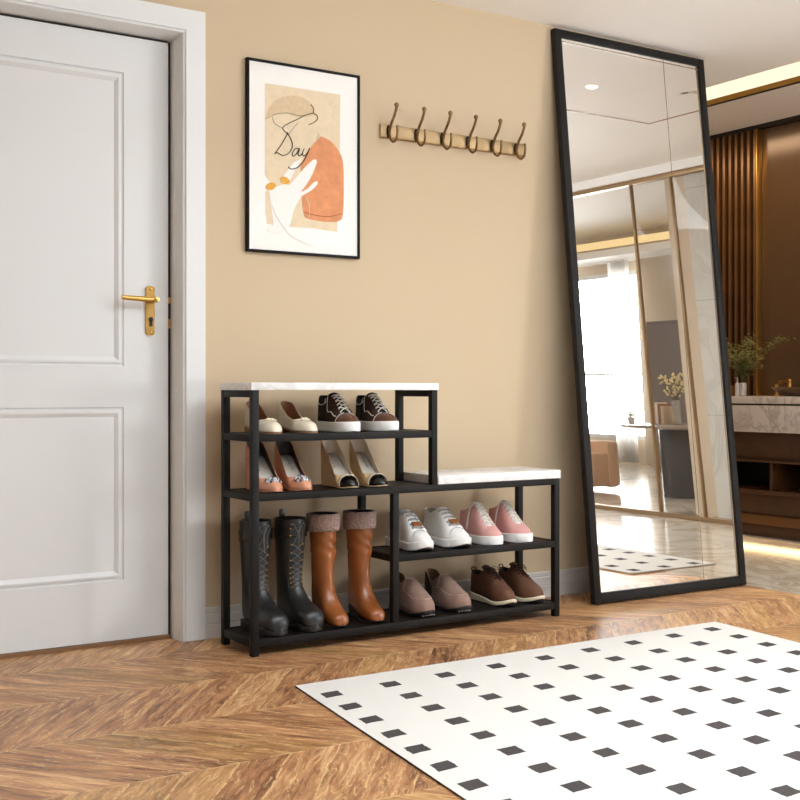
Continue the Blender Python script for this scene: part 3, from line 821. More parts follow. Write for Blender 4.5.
b = bmesh.new(); tube(b, spath(ls, [(.775, 1), (.775, .85), (.79, .6), (.81, .4)], -1, .0006), .001, 5); tube(b, spath(ls, [(.775, 1), (.775, .85), (.79, .6), (.81, .4)], 1, .0006), .001, 5)
for side in (-1, 1):
    for i in range(5):
        t = .72+(.46-.72)*i/4; P = ls.S(t, .86, side)+ls.N(t, .86, side)*.0006
        ball(b, P, .0028, 5, (1, 1, .5))
finish(b, 'eyelet_trim', M('grey_thread', (128, 124, 120), .6), s)
tz = ls.top(.69)+.009
b = bmesh.new(); box(b, -.019, .019, -.0012, .0012, -.0125, .0125, .001); bmesh.ops.transform(b, matrix=Matrix.Translation((0, -ls.L*.695, tz)) @ Matrix.Rotation(math.radians(-58), 4, 'X'), verts=b.verts)
finish(b, 'lace_tag', m_orange, s)
place_pair(s, 434.5, 471.5, .046, S3[1], ls.L, RKY0+.002, 'white leather sneaker with orange lace tag behind the middle post, left shoe of its pair', 'white leather sneaker with orange lace tag next to the pink sneakers')

# --- pink sneakers
s = thing('pink_sneaker', 'x', 'shoe', group='pink canvas sneakers')
ls = Last(.232, [(0, .033), (.3, .035), (.5, .039), (.7, .0455), (.86, .043), (1, .036)], [(0, .114), (.1, .116), (.26, .126), (.36, .144), (.42, .14), (.6, .1), (.74, .071), (.86, .061), (1, .052)],
          [(0, .026), (1, .026)], [(0, .7), (.22, .72), (.36, .36), (.55, .3), (.74, .28)], ts=.775, tl=.05, toe_r=.27, toe_h=.16, XC=((0, 0), (.5, .003), (1, -.002)))
upper(ls, 'upper', m_pink, m_ltlin, s)
sole(ls, 'sole', m_whiterub, s, [(0, 0), (.88, 0), (1, .004)], [(0, .034), (.5, .031), (1, .036)], .004)
tongue(ls, 'tongue', m_whitelea, s, [(-.186, .062), (-.165, .077), (-.135, .104), (-.105, .132), (-.085, .148), (-.078, .152)], .018, .02, .004)
laces(ls, 'laces', m_whitelace, s, .745, .4, 7, .0023, .94, .004)
b = bmesh.new()
for side in (-1, 1): tube(b, spath(ls, [(.37, .95), (.36, .75), (.335, .45), (.3, .12)], side, .0012), .0062, 8, flat=.4)
finish(b, 'side_stripe', m_whitelea, s)
place_pair(s, 503.5, 532.5, .044, S3[1], ls.L, RKY0+.012, 'pink canvas sneaker with white laces beside the white sneakers, left shoe of its pair', 'pink canvas sneaker with white laces, right shoe nearest the right end of the rack')

# --- taupe loafers
s = thing('suede_loafer', 'x', 'shoe', group='taupe suede loafers')
ls = Last(.252, [(0, .034), (.3, .036), (.5, .041), (.7, .0485), (.86, .047), (1, .04)], [(0, .134), (.09, .127), (.25, .095), (.36, .106), (.44, .124), (.5, .122), (.62, .104), (.78, .08), (.89, .068), (1, .052)],
          [(0, .012), (.75, .010), (.9, .015), (1, .025)], [(0, .74), (.3, .8), (.42, .6)], ts=.455, tl=.07, toe_r=.28, toe_h=.12, p=.8, q=.75, XC=((0, 0), (.5, .003), (1, -.003)))
upper(ls, 'upper', m_taupe, M('olive_tan_lining', (128, 98, 62), .7), s)
sole(ls, 'sole', m_blacksole, s, [(0, 0), (.72, 0), (.86, .003), (1, .015)], [(0, .015), (.75, .013), (.9, .019), (1, .029)], .002)
insole(ls, 'insole', m_tanlin, s, .55, .006)
b = bmesh.new()
for side in (-1, 1):
    tube(b, spath(ls, [(.34, .4), (.45, .36), (.6, .4), (.76, .46), (.86, .62), (.9, .82), (.905, 1)], side, .0008), .0011, 6)
    tube(b, [ls.S(t, 1, side) for t in [.02+i/30*.435 for i in range(31)]], .0016, 6)
finish(b, 'moc_seam', m_stitch, s)
patch_obj(ls, 'heel_counter', m_dklea, s, [dict(t0=.003, t1=.3, a0=0., a1=lambda t: .97-.5*max(0, t-.12)/.18, off=.001)])
b = bmesh.new()
for k in range(5):
    ball(b, (-.024+.012*k, -ls.L*(.955-.012*abs(k-2)), .0085-.001*abs(k-2)), .003, 5, (1.2, 1, .9))
finish(b, 'sole_stud', m_whiterub, s)
place_pair(s, 437, 472.5, .046, S0[1], ls.L, RKY0+.004, 'taupe suede loafer behind the middle post, left shoe of its pair', 'taupe suede loafer beside the brown lace-ups, right shoe of its pair')

# --- brown derbies
s = thing('brown_derby', 'x', 'shoe', group='brown lace-up derby shoes')
ls = Last(.252, [(0, .033), (.3, .036), (.5, .04), (.7, .047), (.86, .044), (1, .034)], [(0, .112), (.1, .106), (.24, .1), (.33, .122), (.4, .126), (.55, .105), (.7, .084), (.82, .07), (.92, .06), (1, .05)],
          [(0, .03), (.4, .022), (.75, .017), (.9, .022), (1, .03)], [(0, .74), (.22, .76), (.34, .4), (.5, .24), (.64, .22)], ts=.66, tl=.06, toe_r=.3, toe_h=.15, XC=((0, 0), (.5, .003), (1, -.003)))
upper(ls, 'upper', m_derby, m_dklea, s)
sole(ls, 'sole', m_creamsole, s, [(0, .003), (.05, .0015), (.7, .0015), (.86, .007), (1, .021)], [(0, .034), (.4, .024), (.75, .018), (.9, .024), (1, .033)], .0038)
sole(ls, 'outsole', m_blacksole, s, [(0, .002), (.05, 0), (.7, 0), (.86, .001), (1, .01)], [(0, .0035), (.05, .002), (.7, .002), (.86, .0075), (1, .0212)], .0)
tongue(ls, 'tongue', m_derby, s, [(-.166, .084), (-.15, .094), (-.125, .11), (-.1, .124), (-.082, .136), (-.076, .14)], .017, .02)
laces(ls, 'laces', m_derbylace, s, .615, .37, 5, .0018, .93, .004)
b = bmesh.new()
loop = smoothpts([(-.009, -.002, .106), (-.0095, .001, .113), (-.006, .003, .12), (.006, .003, .12), (.0095, .001, .113), (.009, -.002, .106)], 5)
tube(b, loop, .0026, 6); finish(b, 'heel_loop', m_dklea, s)
b = bmesh.new()
lp = ls.S(.39, 1, 1)+Vector((-.014, -.004, .006))
tube(b, smoothpts([lp, lp+Vector((-.018, -.012, .004)), lp+Vector((-.03, -.02, -.012)), lp+Vector((-.02, -.022, -.012)), lp], 5), .0013, 5)
tube(b, smoothpts([lp, lp+Vector((-.012, -.022, .0)), lp+Vector((-.022, -.036, -.02))], 5), .0013, 5)
tube(b, smoothpts([lp, lp+Vector((.02, -.016, .003)), lp+Vector((.036, -.022, -.014)), lp+Vector((.024, -.024, -.008)), lp], 5), .0013, 5)
finish(b, 'lace_bow', m_derbylace, s)
place_pair(s, 517.5, 545, .043, S0[1], ls.L, RKY0+.004, 'brown lace-up derby with cream wedge sole beside the loafers, left shoe of its pair', 'brown lace-up derby with cream wedge sole, right shoe nearest the rack end')

# --- boots
class Boot:
    """rings spanned between a front and a back profile"""
    def __init__(s, rings):
        n = len(rings); s.n = n
        f = lambda k: pchip([(i, r[k]) for i, r in enumerate(rings)])
        s.fy, s.fz, s.by, s.bz, s.w, s.ft = [f(k) for k in range(6)]
    def ring(s, u, n=32, grow=0., wob=None):
        F = Vector((0, s.fy(u), s.fz(u))); B = Vector((0, s.by(u), s.bz(u))); c = (F+B)/2; h = (F-B)/2; w = s.w(u); ft = s.ft(u)
        d = h.normalized() if h.length > 1e-6 else Vector((0, -1, 0)); out = []
        for k in range(n):
            a = 2*PI*k/n; ca, sa = math.cos(a), math.sin(a)
            e = 1-.45*ft if sa < 0 else 1-.1*ft
            x = math.copysign(abs(ca)**(1-.3*ft if sa < 0 else 1), ca)*(w+grow); y = math.copysign(abs(sa)**e, sa)*(h.length+grow)
            p = c+Vector((x, 0, 0))+d*y
            if wob: p += wob(p, Vector((ca, 0, 0))+d*sa)
            out.append(p)
        return out
    def front(s, u, x, off=0.):
        F = Vector((0, s.fy(u), s.fz(u))); B = Vector((0, s.by(u), s.bz(u))); c = (F+B)/2; h = (F-B)/2; w = s.w(u)
        sa = math.sqrt(max(0, 1-(x/w)**2)); d = h.normalized()
        return c+Vector((x, 0, 0))+d*(h.length*sa) + (d*sa+Vector((x/w, 0, 0))).normalized()*off
def boot_shell(bt, name, mat, lining, parent, u1, n=60, wob=None):
    b = bmesh.new(); rings = [bt.ring(u1*i/n, wob=wob) for i in range(n+1)]
    loft(b, rings, True, True, (True, False)); bmesh.ops.recalc_face_normals(b, faces=b.faces)
    # outward check
    tot = sum(f.normal.dot(f.calc_center_median()-Vector((0, -.06, f.calc_center_median().z))) for f in b.faces)
    if tot < 0: bmesh.ops.reverse_faces(b, faces=b.faces)
    return solid(finish(b, name, [mat, lining], parent, ang=60), .003, 1)
def band(bt, name, mat, parent, u0, u1, grow, th, n=6, wob=None, lining=None, nr=48):
    b = bmesh.new(); rings = [bt.ring(u0+(u1-u0)*i/n, nr, grow, wob) for i in range(n+1)]
    loft(b, rings, True, False); bmesh.ops.recalc_face_normals(b, faces=b.faces)
    tot = sum(f.normal.dot(f.calc_center_median()-Vector((0, -.06, f.calc_center_median().z))) for f in b.faces)
    if tot < 0: bmesh.ops.reverse_faces(b, faces=b.faces)
    return solid(finish(b, name, [mat, lining or mat], parent, ang=60), th, 1 if lining else 0)

#        fy     fz    by     bz    w    foot
blk = [(-.2505, .040, -.2505, .022, .004, 1), (-.248, .054, -.249, .018, .022, 1), (-.240, .067, -.244, .017, .034, 1), (-.222, .078, -.232, .016, .043, 1), (-.190, .088, -.207, .016, .047, 1),
       (-.160, .097, -.165, .016, .0465, 1), (-.138, .116, -.115, .016, .043, 1), (-.124, .138, -.055, .016, .0405, .9), (-.116, .160, -.012, .022, .039, .6), (-.112, .182, -.001, .060, .0395, .3),
       (-.111, .206, -.002, .115, .042, .1), (-.114, .240, -.004, .180, .046, 0), (-.118, .280, -.002, .245, .05, 0), (-.120, .320, .000, .305, .0525, 0), (-.121, .352, .000, .346, .0535, 0), (-.121, .374, .001, .372, .054, 0)]
s = thing('combat_boot', 'x', 'boot', group='black lace-up boots')
bt = Boot(blk)
boot_shell(bt, 'shaft', m_blacklea, m_darklin, s, 15)
lsb = Last(.25, [(0, .036), (.3, .037), (.5, .041), (.72, .047), (.86, .0465), (1, .041)], [(0, .1), (1, .1)], [(0, 0), (1, 0)], toe_r=.24)
sole(lsb, 'sole', m_blacksole, s, [(0, 0), (.9, 0), (1, .004)], [(0, .02), (1, .022)], .003)
sole(lsb, 'welt', m_blacklea, s, [(0, .0205), (1, .0225)], [(0, .0255), (1, .0275)], .0035)
b = bmesh.new()
tube(b, smoothpts([bt.front(6.2, -.034, .001), bt.front(6.7, -.024, .001), bt.front(7.0, -.012, .001), bt.front(7.05, 0, .001), bt.front(7.0, .012, .001), bt.front(6.7, .024, .001), bt.front(6.2, .034, .001)], 4), .0013, 5)
finish(b, 'seam', m_blacklea, s)
band(bt, 'ankle_strap', m_blacklea, s, 12.75, 13.75, .0026, .002)
b = bmesh.new()
for zq in (12.9, 13.6):
    P = bt.front(zq, -.025, .005); ball(b, P, .003, 5)
finish(b, 'strap_stud', m_gold, s)
b = bmesh.new(); q0 = bt.front(13.25, .036, .003); 
box(b, -.0095, .0095, -.002, .002, -.018, .018, .001); bmesh.ops.transform(b, matrix=Matrix.Translation(q0) @ Matrix.Rotation(.75, 4, 'Z'), verts=b.verts)
finish(b, 'buckle', m_darkmetal, s)
b = bmesh.new(); lcs = []
for i in range(11):
    u = 7.3+(14.2-7.3)*i/10
    if 12.5 < u < 13.8: continue
    for sd in (-1, 1):
        eg = bmesh.new(); ball(eg, bt.front(u, sd*.021, .0015), .0031, 5); finish(eg, 'eyelet', m_gold, s)
    lcs.append(u)
for i in range(len(lcs)-1):
    for sd in (-1, 1):
        P, Q = bt.front(lcs[i], sd*.017, .003), bt.front(lcs[i+1], -sd*.017, .003)
        tube(b, smoothpts([P, (P+Q)/2+Vector((0, -.005, .001)), Q], 3), .0019, 6)
tube(b, smoothpts([bt.front(14.2, .01, .005), bt.front(13.9, .02, .009), bt.front(13, .012, .008), bt.front(12.2, .014, .006)], 4), .0018, 6)
tube(b, smoothpts([bt.front(14.2, .004, .005), bt.front(14., .006, .01), bt.front(13.2, -.002, .01), bt.front(12.0, .002, .007)], 4), .0018, 6)
finish(b, 'laces', M('black_lace', (92, 90, 88), .35), s)
b = bmesh.new()
for sd in (-1, 1):
    tube(b, [bt.front(7.2+(15-7.2)*k/24, sd*.0265, .0008) for k in range(25)], .0013, 5)
finish(b, 'facing_edge', m_blacklea, s)
b = bmesh.new(); box(b, -.011, .011, -.001, .003, .352, .398, .001); finish(b, 'pull_tab', m_blacklea, s)
def boots_at(proto, pts, z, L, yt, labs):
    for k, (u, w) in enumerate(pts):
        loc = (xat(u, yt+.03, z)-w, yt+L, z)
        if k == 0: proto.location = loc; proto['label'] = labs[0]
        else: dup(proto, loc, labs[1], mirror=False)
boots_at(s, [(288.5, .046), (323.5, .046)], S0[1], .25, RKY0+.004, ['tall black lace-up boot behind the front left post, left boot of its pair', 'tall black lace-up boot beside the tan boots, right boot of its pair'])

tan = [(-.232, .022, -.232, .014, .004, 1), (-.229, .036, -.231, .010, .016, 1), (-.221, .046, -.226, .008, .026, 1), (-.204, .055, -.213, .006, .034, 1), (-.176, .066, -.187, .005, .038, 1),
       (-.150, .084, -.150, .006, .0375, 1), (-.130, .108, -.108, .012, .0345, 1), (-.117, .132, -.055, .026, .033, .9), (-.110, .154, -.014, .040, .0325, .6), (-.107, .178, -.003, .072, .033, .3),
       (-.107, .204, -.005, .12, .035, .1), (-.110, .240, -.006, .185, .039, 0), (-.113, .285, -.004, .255, .043, 0), (-.115, .325, -.002, .315, .045, 0), (-.116, .355, -.001, .352, .046, 0), (-.116, .385, 0, .384, .047, 0)]
tan = [(a-.034*min(1, max(0, (i-3)/5)), z1, b-.034*min(1, max(0, (i-4)/4)), z2, w, f) for i, (a, z1, b, z2, w, f) in enumerate(tan)]
s = thing('fur_cuff_boot', 'x', 'boot', group='tan boots with fur cuffs')
bt = Boot(tan)
def folds(p, n):
    z = p.z; g = math.exp(-((z-.265)/.05)**2)
    return n*(.008*g*(.5-abs(math.sin((z*1.0+p.x*.75-p.y*.3)*62+2*noise.noise(p*14))))*(.55+.45*math.sin(p.x*36+1)) + .0018*noise.noise(p*20))
boot_shell(bt, 'shaft', m_tan, m_furin, s, 15, 90, folds)
def fuzz(p, n): return n*(.0022*noise.noise(p*160)+.002*noise.noise(p*420))
b = bmesh.new(); rings = []
prof = [(13.1, .002), (13.05, .0075), (13.3, .0105), (14.2, .0105), (14.8, .0105), (15., .009), (15.02, .004), (14.9, .0)]
tanB = bt
full = []
for i in range(len(prof)-1):
    for k in range(5):
        f = k/5; full.append((prof[i][0]+(prof[i+1][0]-prof[i][0])*f, prof[i][1]+(prof[i+1][1]-prof[i][1])*f))
full.append(prof[-1])
lift = Vector((0, 0, .0))
for u, g in full:
    rr = bt.ring(min(u, 15.), 120, g)
    ex = max(0, u-15.)*.1
    rings.append([p+Vector((0, 0, ex))+(p-Vector((0, -.057, p.z))).normalized()*(.0026*noise.noise(p*150)+.0022*noise.noise(p*380)) for p in rr])
loft(b, rings, True, False); bmesh.ops.recalc_face_normals(b, faces=b.faces)
finish(b, 'fur_cuff', m_fur, s, ang=80)
lst = Last(.199, [(0, .02), (.3, .024), (.5, .031), (.75, .0385), (.88, .036), (1, .028)], [(0, .1), (1, .1)], [(0, 0), (1, 0)], toe_r=.3)
sole(lst, 'sole', m_darklin, s, [(0, .034), (.1, .033), (.3, .024), (.48, .008), (.6, .001), (.8, 0), (1, .008)], [(0, .042), (.1, .041), (.3, .031), (.48, .013), (.6, .006), (.8, .006), (1, .0135)], .0006)
b = bmesh.new(); rings = []
for k in range(6):
    f = k/5; rings.append([Vector(((.027-.008*f)*math.cos(a), -.028+.004*f+(.025-.009*f)*math.sin(a), .036*(1-f))) for a in [2*PI*i/18 for i in range(18)]])
loft(b, rings); bmesh.ops.recalc_face_normals(b, faces=b.faces); o_ = finish(b, 'heel', m_darklin, s); o_.location = (0, -.033, 0); s.children[-1]
for c_ in s.children:
    if c_.name.startswith('sole'): c_.location = (0, -.033, 0)
boots_at(s, [(347.5, .036), (384, .036)], S0[1], .232, RKY0+.016, ['tall tan leather boot with taupe fur cuff beside the black boots', 'tall tan leather boot with taupe fur cuff next to the middle post'])

# ------------------------------------------------------------------ vanity niche beyond the wall end
VX = 3.9; VW = 4.45; VY0, VY1 = -.6, 2.3
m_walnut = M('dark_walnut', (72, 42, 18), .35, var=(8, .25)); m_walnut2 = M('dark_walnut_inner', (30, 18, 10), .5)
m_bronzepanel = M('bronze_lacquer_panel', (84, 62, 42), .18, .2)
mbox('wall_right', VW, VW+.1, VY0-.0, 2.6, 0, 3.2, m_bronzepanel, kind='structure')
NY = 1.0
mbox('ceiling_niche', 3.76, VW+.1, VY0, 2.6, 2.6, 2.66, M('niche_ceiling_paint', (250, 246, 240), .8), kind='structure')
mbox('trim_4', 3.752, 3.765, VY0, 2.6, 2.6, 2.63, m_gold_trim, kind='structure')
mbox('trim_5', 3.756, 3.775, VY0, 2.6, 2.596, 2.6, m_gap, kind='structure')
mbox('trim_6', VW-.03, VW, VY0, 2.6, 2.57, 2.6, m_walnut2, kind='structure')
cove = mbox('cove_light', 3.757, 3.764, VY0, 2.6, 2.631, 2.82, emit('cove_glow', (255, 240, 206), 1.0)); tag(cove, 'long warm white cove light strip above the vanity niche', 'light')
mbox('ceiling_cove', 2.9, 3.757, VY0, 2.6, 2.82, 2.86, m_ceil, kind='structure')
mbox('ceiling_edge', 2.9005, 2.92, VY0, 2.6, CEIL, 2.82, m_ceil, kind='structure')
# vertical slats
ss = thing('slat_screen', 'screen of upright bronze brown wooden slats on the far wall beside the mirror', 'slatted screen', (VW, 1.3, 0))
m_slat = M('bronze_slat', (100, 68, 38), .35, .4, var=(6, .2))
ya = 1.354; 
bm = bmesh.new(); box(bm, -.012, -.001, .0, 1.0, .84, 2.57); finish(bm, 'backing_panel', m_walnut, ss)
for k in range(14):
    y = .005+k*.052
    o = mbox('slat', -.05, -.012, y, y+.022, .84, 2.569, m_slat, ss, .002)
mbox('edge_trim', -.052, -.001, -.005, .0, .84, 2.569, m_gold_trim, ss, .001)
# wall-hung vanity
van = thing('vanity_unit', 'marble fronted bathroom vanity with dark wood open base behind the mirror', 'vanity', (VX, VY0, 0))
def vp(name, x0, x1, y0, y1, z0, z1, mat, bev=.001): return mbox(name, x0-VX, x1-VX, y0-VY0, y1-VY0, z0, z1, mat, van, bev)
vp('countertop', VX-.015, VW, VY0, VY1, .795, .838, m_mvan, .003)
vp('shadow_gap', VX+.02, VW, VY0, VY1, .785, .795, m_walnut2)
dr = [vp('drawer_front', VX, VX+.02, y0, y1, .625, .785, m_mvan) for y0, y1 in ((VY0+.01, .43), (.434, 1.16), (1.164, VY1-.01))]
vp('carcass', VX+.02, VW, VY0, VY1, .625, .785, m_walnut2)
vp('upper_panel', VX+.06, VW, VY0, VY1, .46, .625, m_walnut)
vp('open_shelf', VX+.02, VW, VY0, VY1, .445, .46, m_walnut)
vp('back_panel', VW-.08, VW, VY0, VY1, .28, .445, m_walnut2)
for y in (VY0, .3, .78, 1.5, VY1-.02): vp('divider', VX+.03, VW-.08, y, y+.02, .28, .445, m_walnut)
vp('bottom_shelf', VX+.02, VW, VY0, VY1, .255, .28, m_walnut)
vp('base_panel', VX+.05, VW, VY0, VY1, .13, .255, m_walnut)
vp('plinth', VX+.03, VW, VY0, VY1, .075, .13, M('bronze_plinth', (104, 66, 30), .4, .3))
vp('toe_kick', VX+.05, VW, VY0, VY1, .0, .075, m_walnut)
# things on the counter
CT = .8385
def pix(u, X, z): # y of a point seen at column u on plane x = X
    a = (u-400)/F_PX; dx_ = a*_c+_s; dy_ = -a*_s+_c
    return CY + dy_/dx_*(X-CX)
vy = pix(743.2, 4.12, .9); 
vs = thing('plant_vase', 'white ribbed vase holding an airy green plant on the vanity', 'vase', (4.12, vy, CT))
bm = bmesh.new(); lathe(bm, [(.016, 0), (.02, .004), (.0205, .08), (.019, .083), (.016, .083), (.016, .02)], 20); finish(bm, 'vase', M('vase_white', (214, 206, 194), .4), vs)
bm = bmesh.new(); lf = bmesh.new(); rnd = random.Random(5)
for k in range(46):
    a = rnd.uniform(0, 2*PI); sp = rnd.uniform(.02, .2); hh = rnd.uniform(.1, .3)
    if k < 3: sp = .26+.03*k; a = -1.4+.1*k; hh = .28
    tip = Vector((sp*math.cos(a)*.6, sp*math.sin(a), .08+hh)); mid = Vector((tip.x*.3, tip.y*.3, .08+hh*.55))
    cur = smoothpts([(0, 0, .03), mid, tip], 6); tube(bm, cur, .0012, 4)
    for q in cur[5:]:
        for _ in range(5):
            c_ = q+Vector((rnd.gauss(0, .012), rnd.gauss(0, .014), rnd.gauss(0, .012))); d = Vector((rnd.gauss(0, 1), rnd.gauss(0, 1), rnd.gauss(0, .7))).normalized()
            e = d.orthogonal().normalized(); l_, w_ = .011, .0035
            v4 = [lf.verts.new(c_-d*l_), lf.verts.new(c_+e*w_+Vector((0, 0, .001))), lf.verts.new(c_+d*l_), lf.verts.new(c_-e*w_+Vector((0, 0, .001)))]
            lf.faces.new(v4)
finish(bm, 'stems', M('stem_green', (92, 88, 44), .7), vs); finish(lf, 'leaves', M('leaf_olive', (104, 102, 44), .6, var=(30, .3)), vs)
def soap():
    y = pix(737.5, 4.06, .9)
    o = thing('soap_dispenser', 'clear soap pump bottle in front of the plant vase', 'soap dispenser', (4.06, y, CT))
    bm = bmesh.new(); lathe(bm, [(.015, 0), (.016, .004), (.016, .075), (.007, .082)], 18); finish(bm, 'bottle', M('bottle_silver', (206, 202, 196), .2, .4), o)
    bm = bmesh.new(); lathe(bm, [(.006, .082), (.006, .1), (.004, .101), (.004, .118)], 12); tube(bm, [(0, 0, .117), (-.028, 0, .115)], .004, 8); finish(bm, 'pump', M('chrome', (210, 208, 205), .15, 1.), o)
soap()
y = pix(730.5, 4.1, .9)
bm = bmesh.new(); lathe(bm, [(.028, 0), (.03, .003), (.03, .066), (.026, .066), (.026, .01)], 20)
tag(finish(bm, 'brass_tumbler', M('amber_brass', (150, 104, 50), .35, .7), loc=(4.1, y, CT)), 'amber brass tumbler beside the soap bottle at the mirror edge', 'tumbler')
y = pix(781.5, 4.2, .9)
t_ = thing('basin_faucet', 'brass basin tap with tall spout on the vanity', 'tap', (4.4, y+.1, CT))
bm = bmesh.new(); lathe(bm, [(.022, 0), (.022, .006), (.013, .01), (.013, .1), (.01, .104)], 18); tube(bm, smoothpts([(0, 0, .09), (-.04, 0, .092), (-.1, 0, .085)], 4), .009, 10); finish(bm, 'spout', m_gold_trim, t_)
bm = bmesh.new(); lathe(bm, [(.016, 0), (.016, .006), (.008, .01), (.008, .05), (.013, .055), (.012, .075), (.003, .078)], 16, (0, .1, 0)); finish(bm, 'tap_handle', m_gold_trim, t_)
y = pix(806, 4.2, .9)
bm = bmesh.new(); lathe(bm, [(.1, 0), (.13, .004), (.19, .05), (.195, .055), (.188, .055), (.12, .012), (.0001, .01)], 36)
tag(finish(bm, 'vessel_basin', M('basin_bronze', (120, 94, 66), .25, .5), loc=(4.19, y, CT)), 'shallow bronze wash basin on the vanity at the right edge', 'basin')

# ------------------------------------------------------------------ glass partition and lounge (seen in the mirror)
GX = 4.28
m_glass = NT('clear_glass'); tr = m_glass.n('ShaderNodeBsdfTransparent'); tr.inputs[0].default_value = (.97, .96, .94, 1); g2 = m_glass.n('ShaderNodeBsdfGlossy'); g2.inputs['Roughness'].default_value = .02
mxs = m_glass.n('ShaderNodeMixShader'); mxs.inputs[0].default_value = .03; m_glass.l(tr.outputs[0], mxs.inputs[1]); m_glass.l(g2.outputs[0], mxs.inputs[2]); m_glass.l(mxs.outputs[0], m_glass.out.inputs[0]); m_glass = m_glass.m
m_champ = M('champagne_metal', (168, 138, 104), .35, .8)
gp = thing('glass_partition', 'bronze framed sliding glass partition reflected in the mirror', 'glass partition', (GX, -5.2, 0))
def gpart(name, x0, x1, y0, y1, z0, z1, mat): return mbox(name, x0-GX, x1-GX, y0+5.2, y1+5.2, z0, z1, mat, gp, .001)
gpart('floor_track', GX-.03, GX+.03, -5.2, -.62, .001, .03, m_champ)
gpart('head_track', GX-.03, GX+.03, -5.2, -.62, 2.34, 2.37, m_champ)
for y in (-5.17, -4.0, -2.50, -2.10, -1.4, -.66): gpart('post', GX-.012, GX+.012, y-.008, y+.008, .031, 2.339, m_champ)
for y0, y1 in ((-5.16, -4.01), (-3.99, -2.51), (-2.49, -2.11), (-2.09, -1.41), (-1.39, -.67)): gpart('glass_pane', GX-.004, GX+.004, y0, y1, .031, 2.339, m_glass)
mbox('wall_bulkhead', GX-.05, GX+.05, -5.2, -.62, 2.371, 2.6, m_ceil, kind='structure')
mbox('wall_side', GX-.06, VW+.1, -.62, -.6, 0, 2.6, m_wall, kind='structure')
# wall block right of the doorway: beige panel and marble cladding
m_panel = M('beige_panel', (222, 204, 180), .6)
mbox('wall_panel', 4.62, 4.8, -2.5, -2.24, 0, 2.75, m_panel, kind='structure')
mbox('wall_cladding', 4.55, 4.8, -2.24, -.62, 0, 2.75, m_mwall, kind='structure')
# lounge shell
mbox('ceiling_lounge', GX-.05, 8.6, -9., -.6, 2.75, 2.8, m_ceil, kind='structure')
mbox('wall_end', 8.22, 8.4, -6.6, -.6, 0, 2.75, M('greige_wall', (206, 188, 164), .7), kind='structure')
bm = bmesh.new(); box(bm, 8.3, 8.4, -9., -6.61, 2.3, 2.75); box(bm, 8.3, 8.4, -9., -6.61, 0, .28); finish(bm, 'wall_window', m_panel, kind='structure')
mbox('wall_lounge', GX-.05, 8.4, -9.1, -9.0, 0, 2.75, m_panel, kind='structure')
bm = bmesh.new(); box(bm, 7.75, 8.3, -9., -.6, 2.42, 2.5); finish(bm, 'ceiling_pelmet', m_ceil, kind='structure')
cl = mbox('cove_light', 7.72, 7.75, -9., -.7, 2.52, 2.6, emit('cove_gold', (255, 222, 160), .9)); tag(cl, 'warm cove strip near the lounge window seen in the mirror', 'light')
bm = bmesh.new()
for y in (-9., -7.9, -6.66): box(bm, 8.31, 8.37, y, y+.05, .28, 2.3)
box(bm, 8.31, 8.37, -9., -6.61, 1.05, 1.08); box(bm, 8.31, 8.37, -9., -6.61, .28, .33); box(bm, 8.31, 8.37, -9., -6.61, 2.25, 2.3)
finish(bm, 'window_1', m_trim, kind='structure')
# sheer curtain
ts_ = NT('sheer_fabric'); trs = ts_.n('ShaderNodeBsdfTransparent'); tl = ts_.n('ShaderNodeBsdfTranslucent'); tl.inputs[0].default_value = (.95, .93, .9, 1); mm = ts_.n('ShaderNodeMixShader'); mm.inputs[0].default_value = .35
ts_.l(trs.outputs[0], mm.inputs[1]); ts_.l(tl.outputs[0], mm.inputs[2]); ts_.l(mm.outputs[0], ts_.out.inputs[0])
for nm, y0, y1, lab in (('sheer_curtain', -9., -7.55, 'white sheer curtain on the left half of the lounge window in the mirror'), ('sheer_curtain', -6.95, -6.65, 'white sheer curtain gathered at the right of the lounge window in the mirror')):
    bm = bmesh.new(); n_ = 90
    rows = [[Vector((8.12+.03*math.sin(i*.95)+.012*math.sin(i*2.3), y0+(y1-y0)*i/n_, z)) for i in range(n_+1)] for z in (.02, 2.41)]
    loft(bm, rows, False, False); tag(finish(bm, nm, ts_.m), lab, 'curtain')
# dark tall cabinet behind the table
cab = thing('display_cabinet', 'tall taupe grey cabinet behind the table in the mirror', 'cabinet', (7.6, -5.75, 0))
mbox('carcass', 0, .6, -.1, 2.0, 0, 1.62, M('taupe_grey', (122, 108, 98), .4), cab, .004)
for y in (-.08, .62, 1.3): mbox('door', -.02, -.0005, y, y+.69, .05, 1.58, M('taupe_grey_door', (130, 116, 106), .35), cab, .003)
# pedestal table
tb = thing('pedestal_table', 'oval stone table on a dark drum base in the mirror', 'table', (5.55, -3.44, 0))
bm = bmesh.new(); b2 = bmesh.new(); lathe(b2, [(.02, .555), (.40, .556), (.42, .565), (.42, .58), (.40, .588), (.02, .588)], 48); merge(bm, b2, Matrix.Diagonal((.85, 1.5, 1, 1))); finish(bm, 'table_top', M('table_stone', (150, 134, 118), .25), tb)
bm = bmesh.new(); lathe(bm, [(.2, 0), (.2, .55), (.1, .555)], 36); finish(bm, 'drum_base', M('drum_dark', (58, 50, 46), .25), tb)
# armchair
ac = thing('armchair', 'tan leather armchair by the lounge window in the mirror', 'armchair', (5.2, -4.35, 0), 0)
m_tanseat = M('tan_upholstery', (226, 182, 144), .6, var=(6, .08))
mbox('seat', -.22, .18, -.5, .19, .04, .33, m_tanseat, ac, .03); mbox('armrest', -.36, -.2, -.56, .2, .03, .43, m_tanseat, ac, .04); mbox('armrest', .16, .3, -.56, .2, .03, .43, m_tanseat, ac, .04); mbox('backrest', -.3, .26, -.6, -.44, .1, .58, m_tanseat, ac, .04)
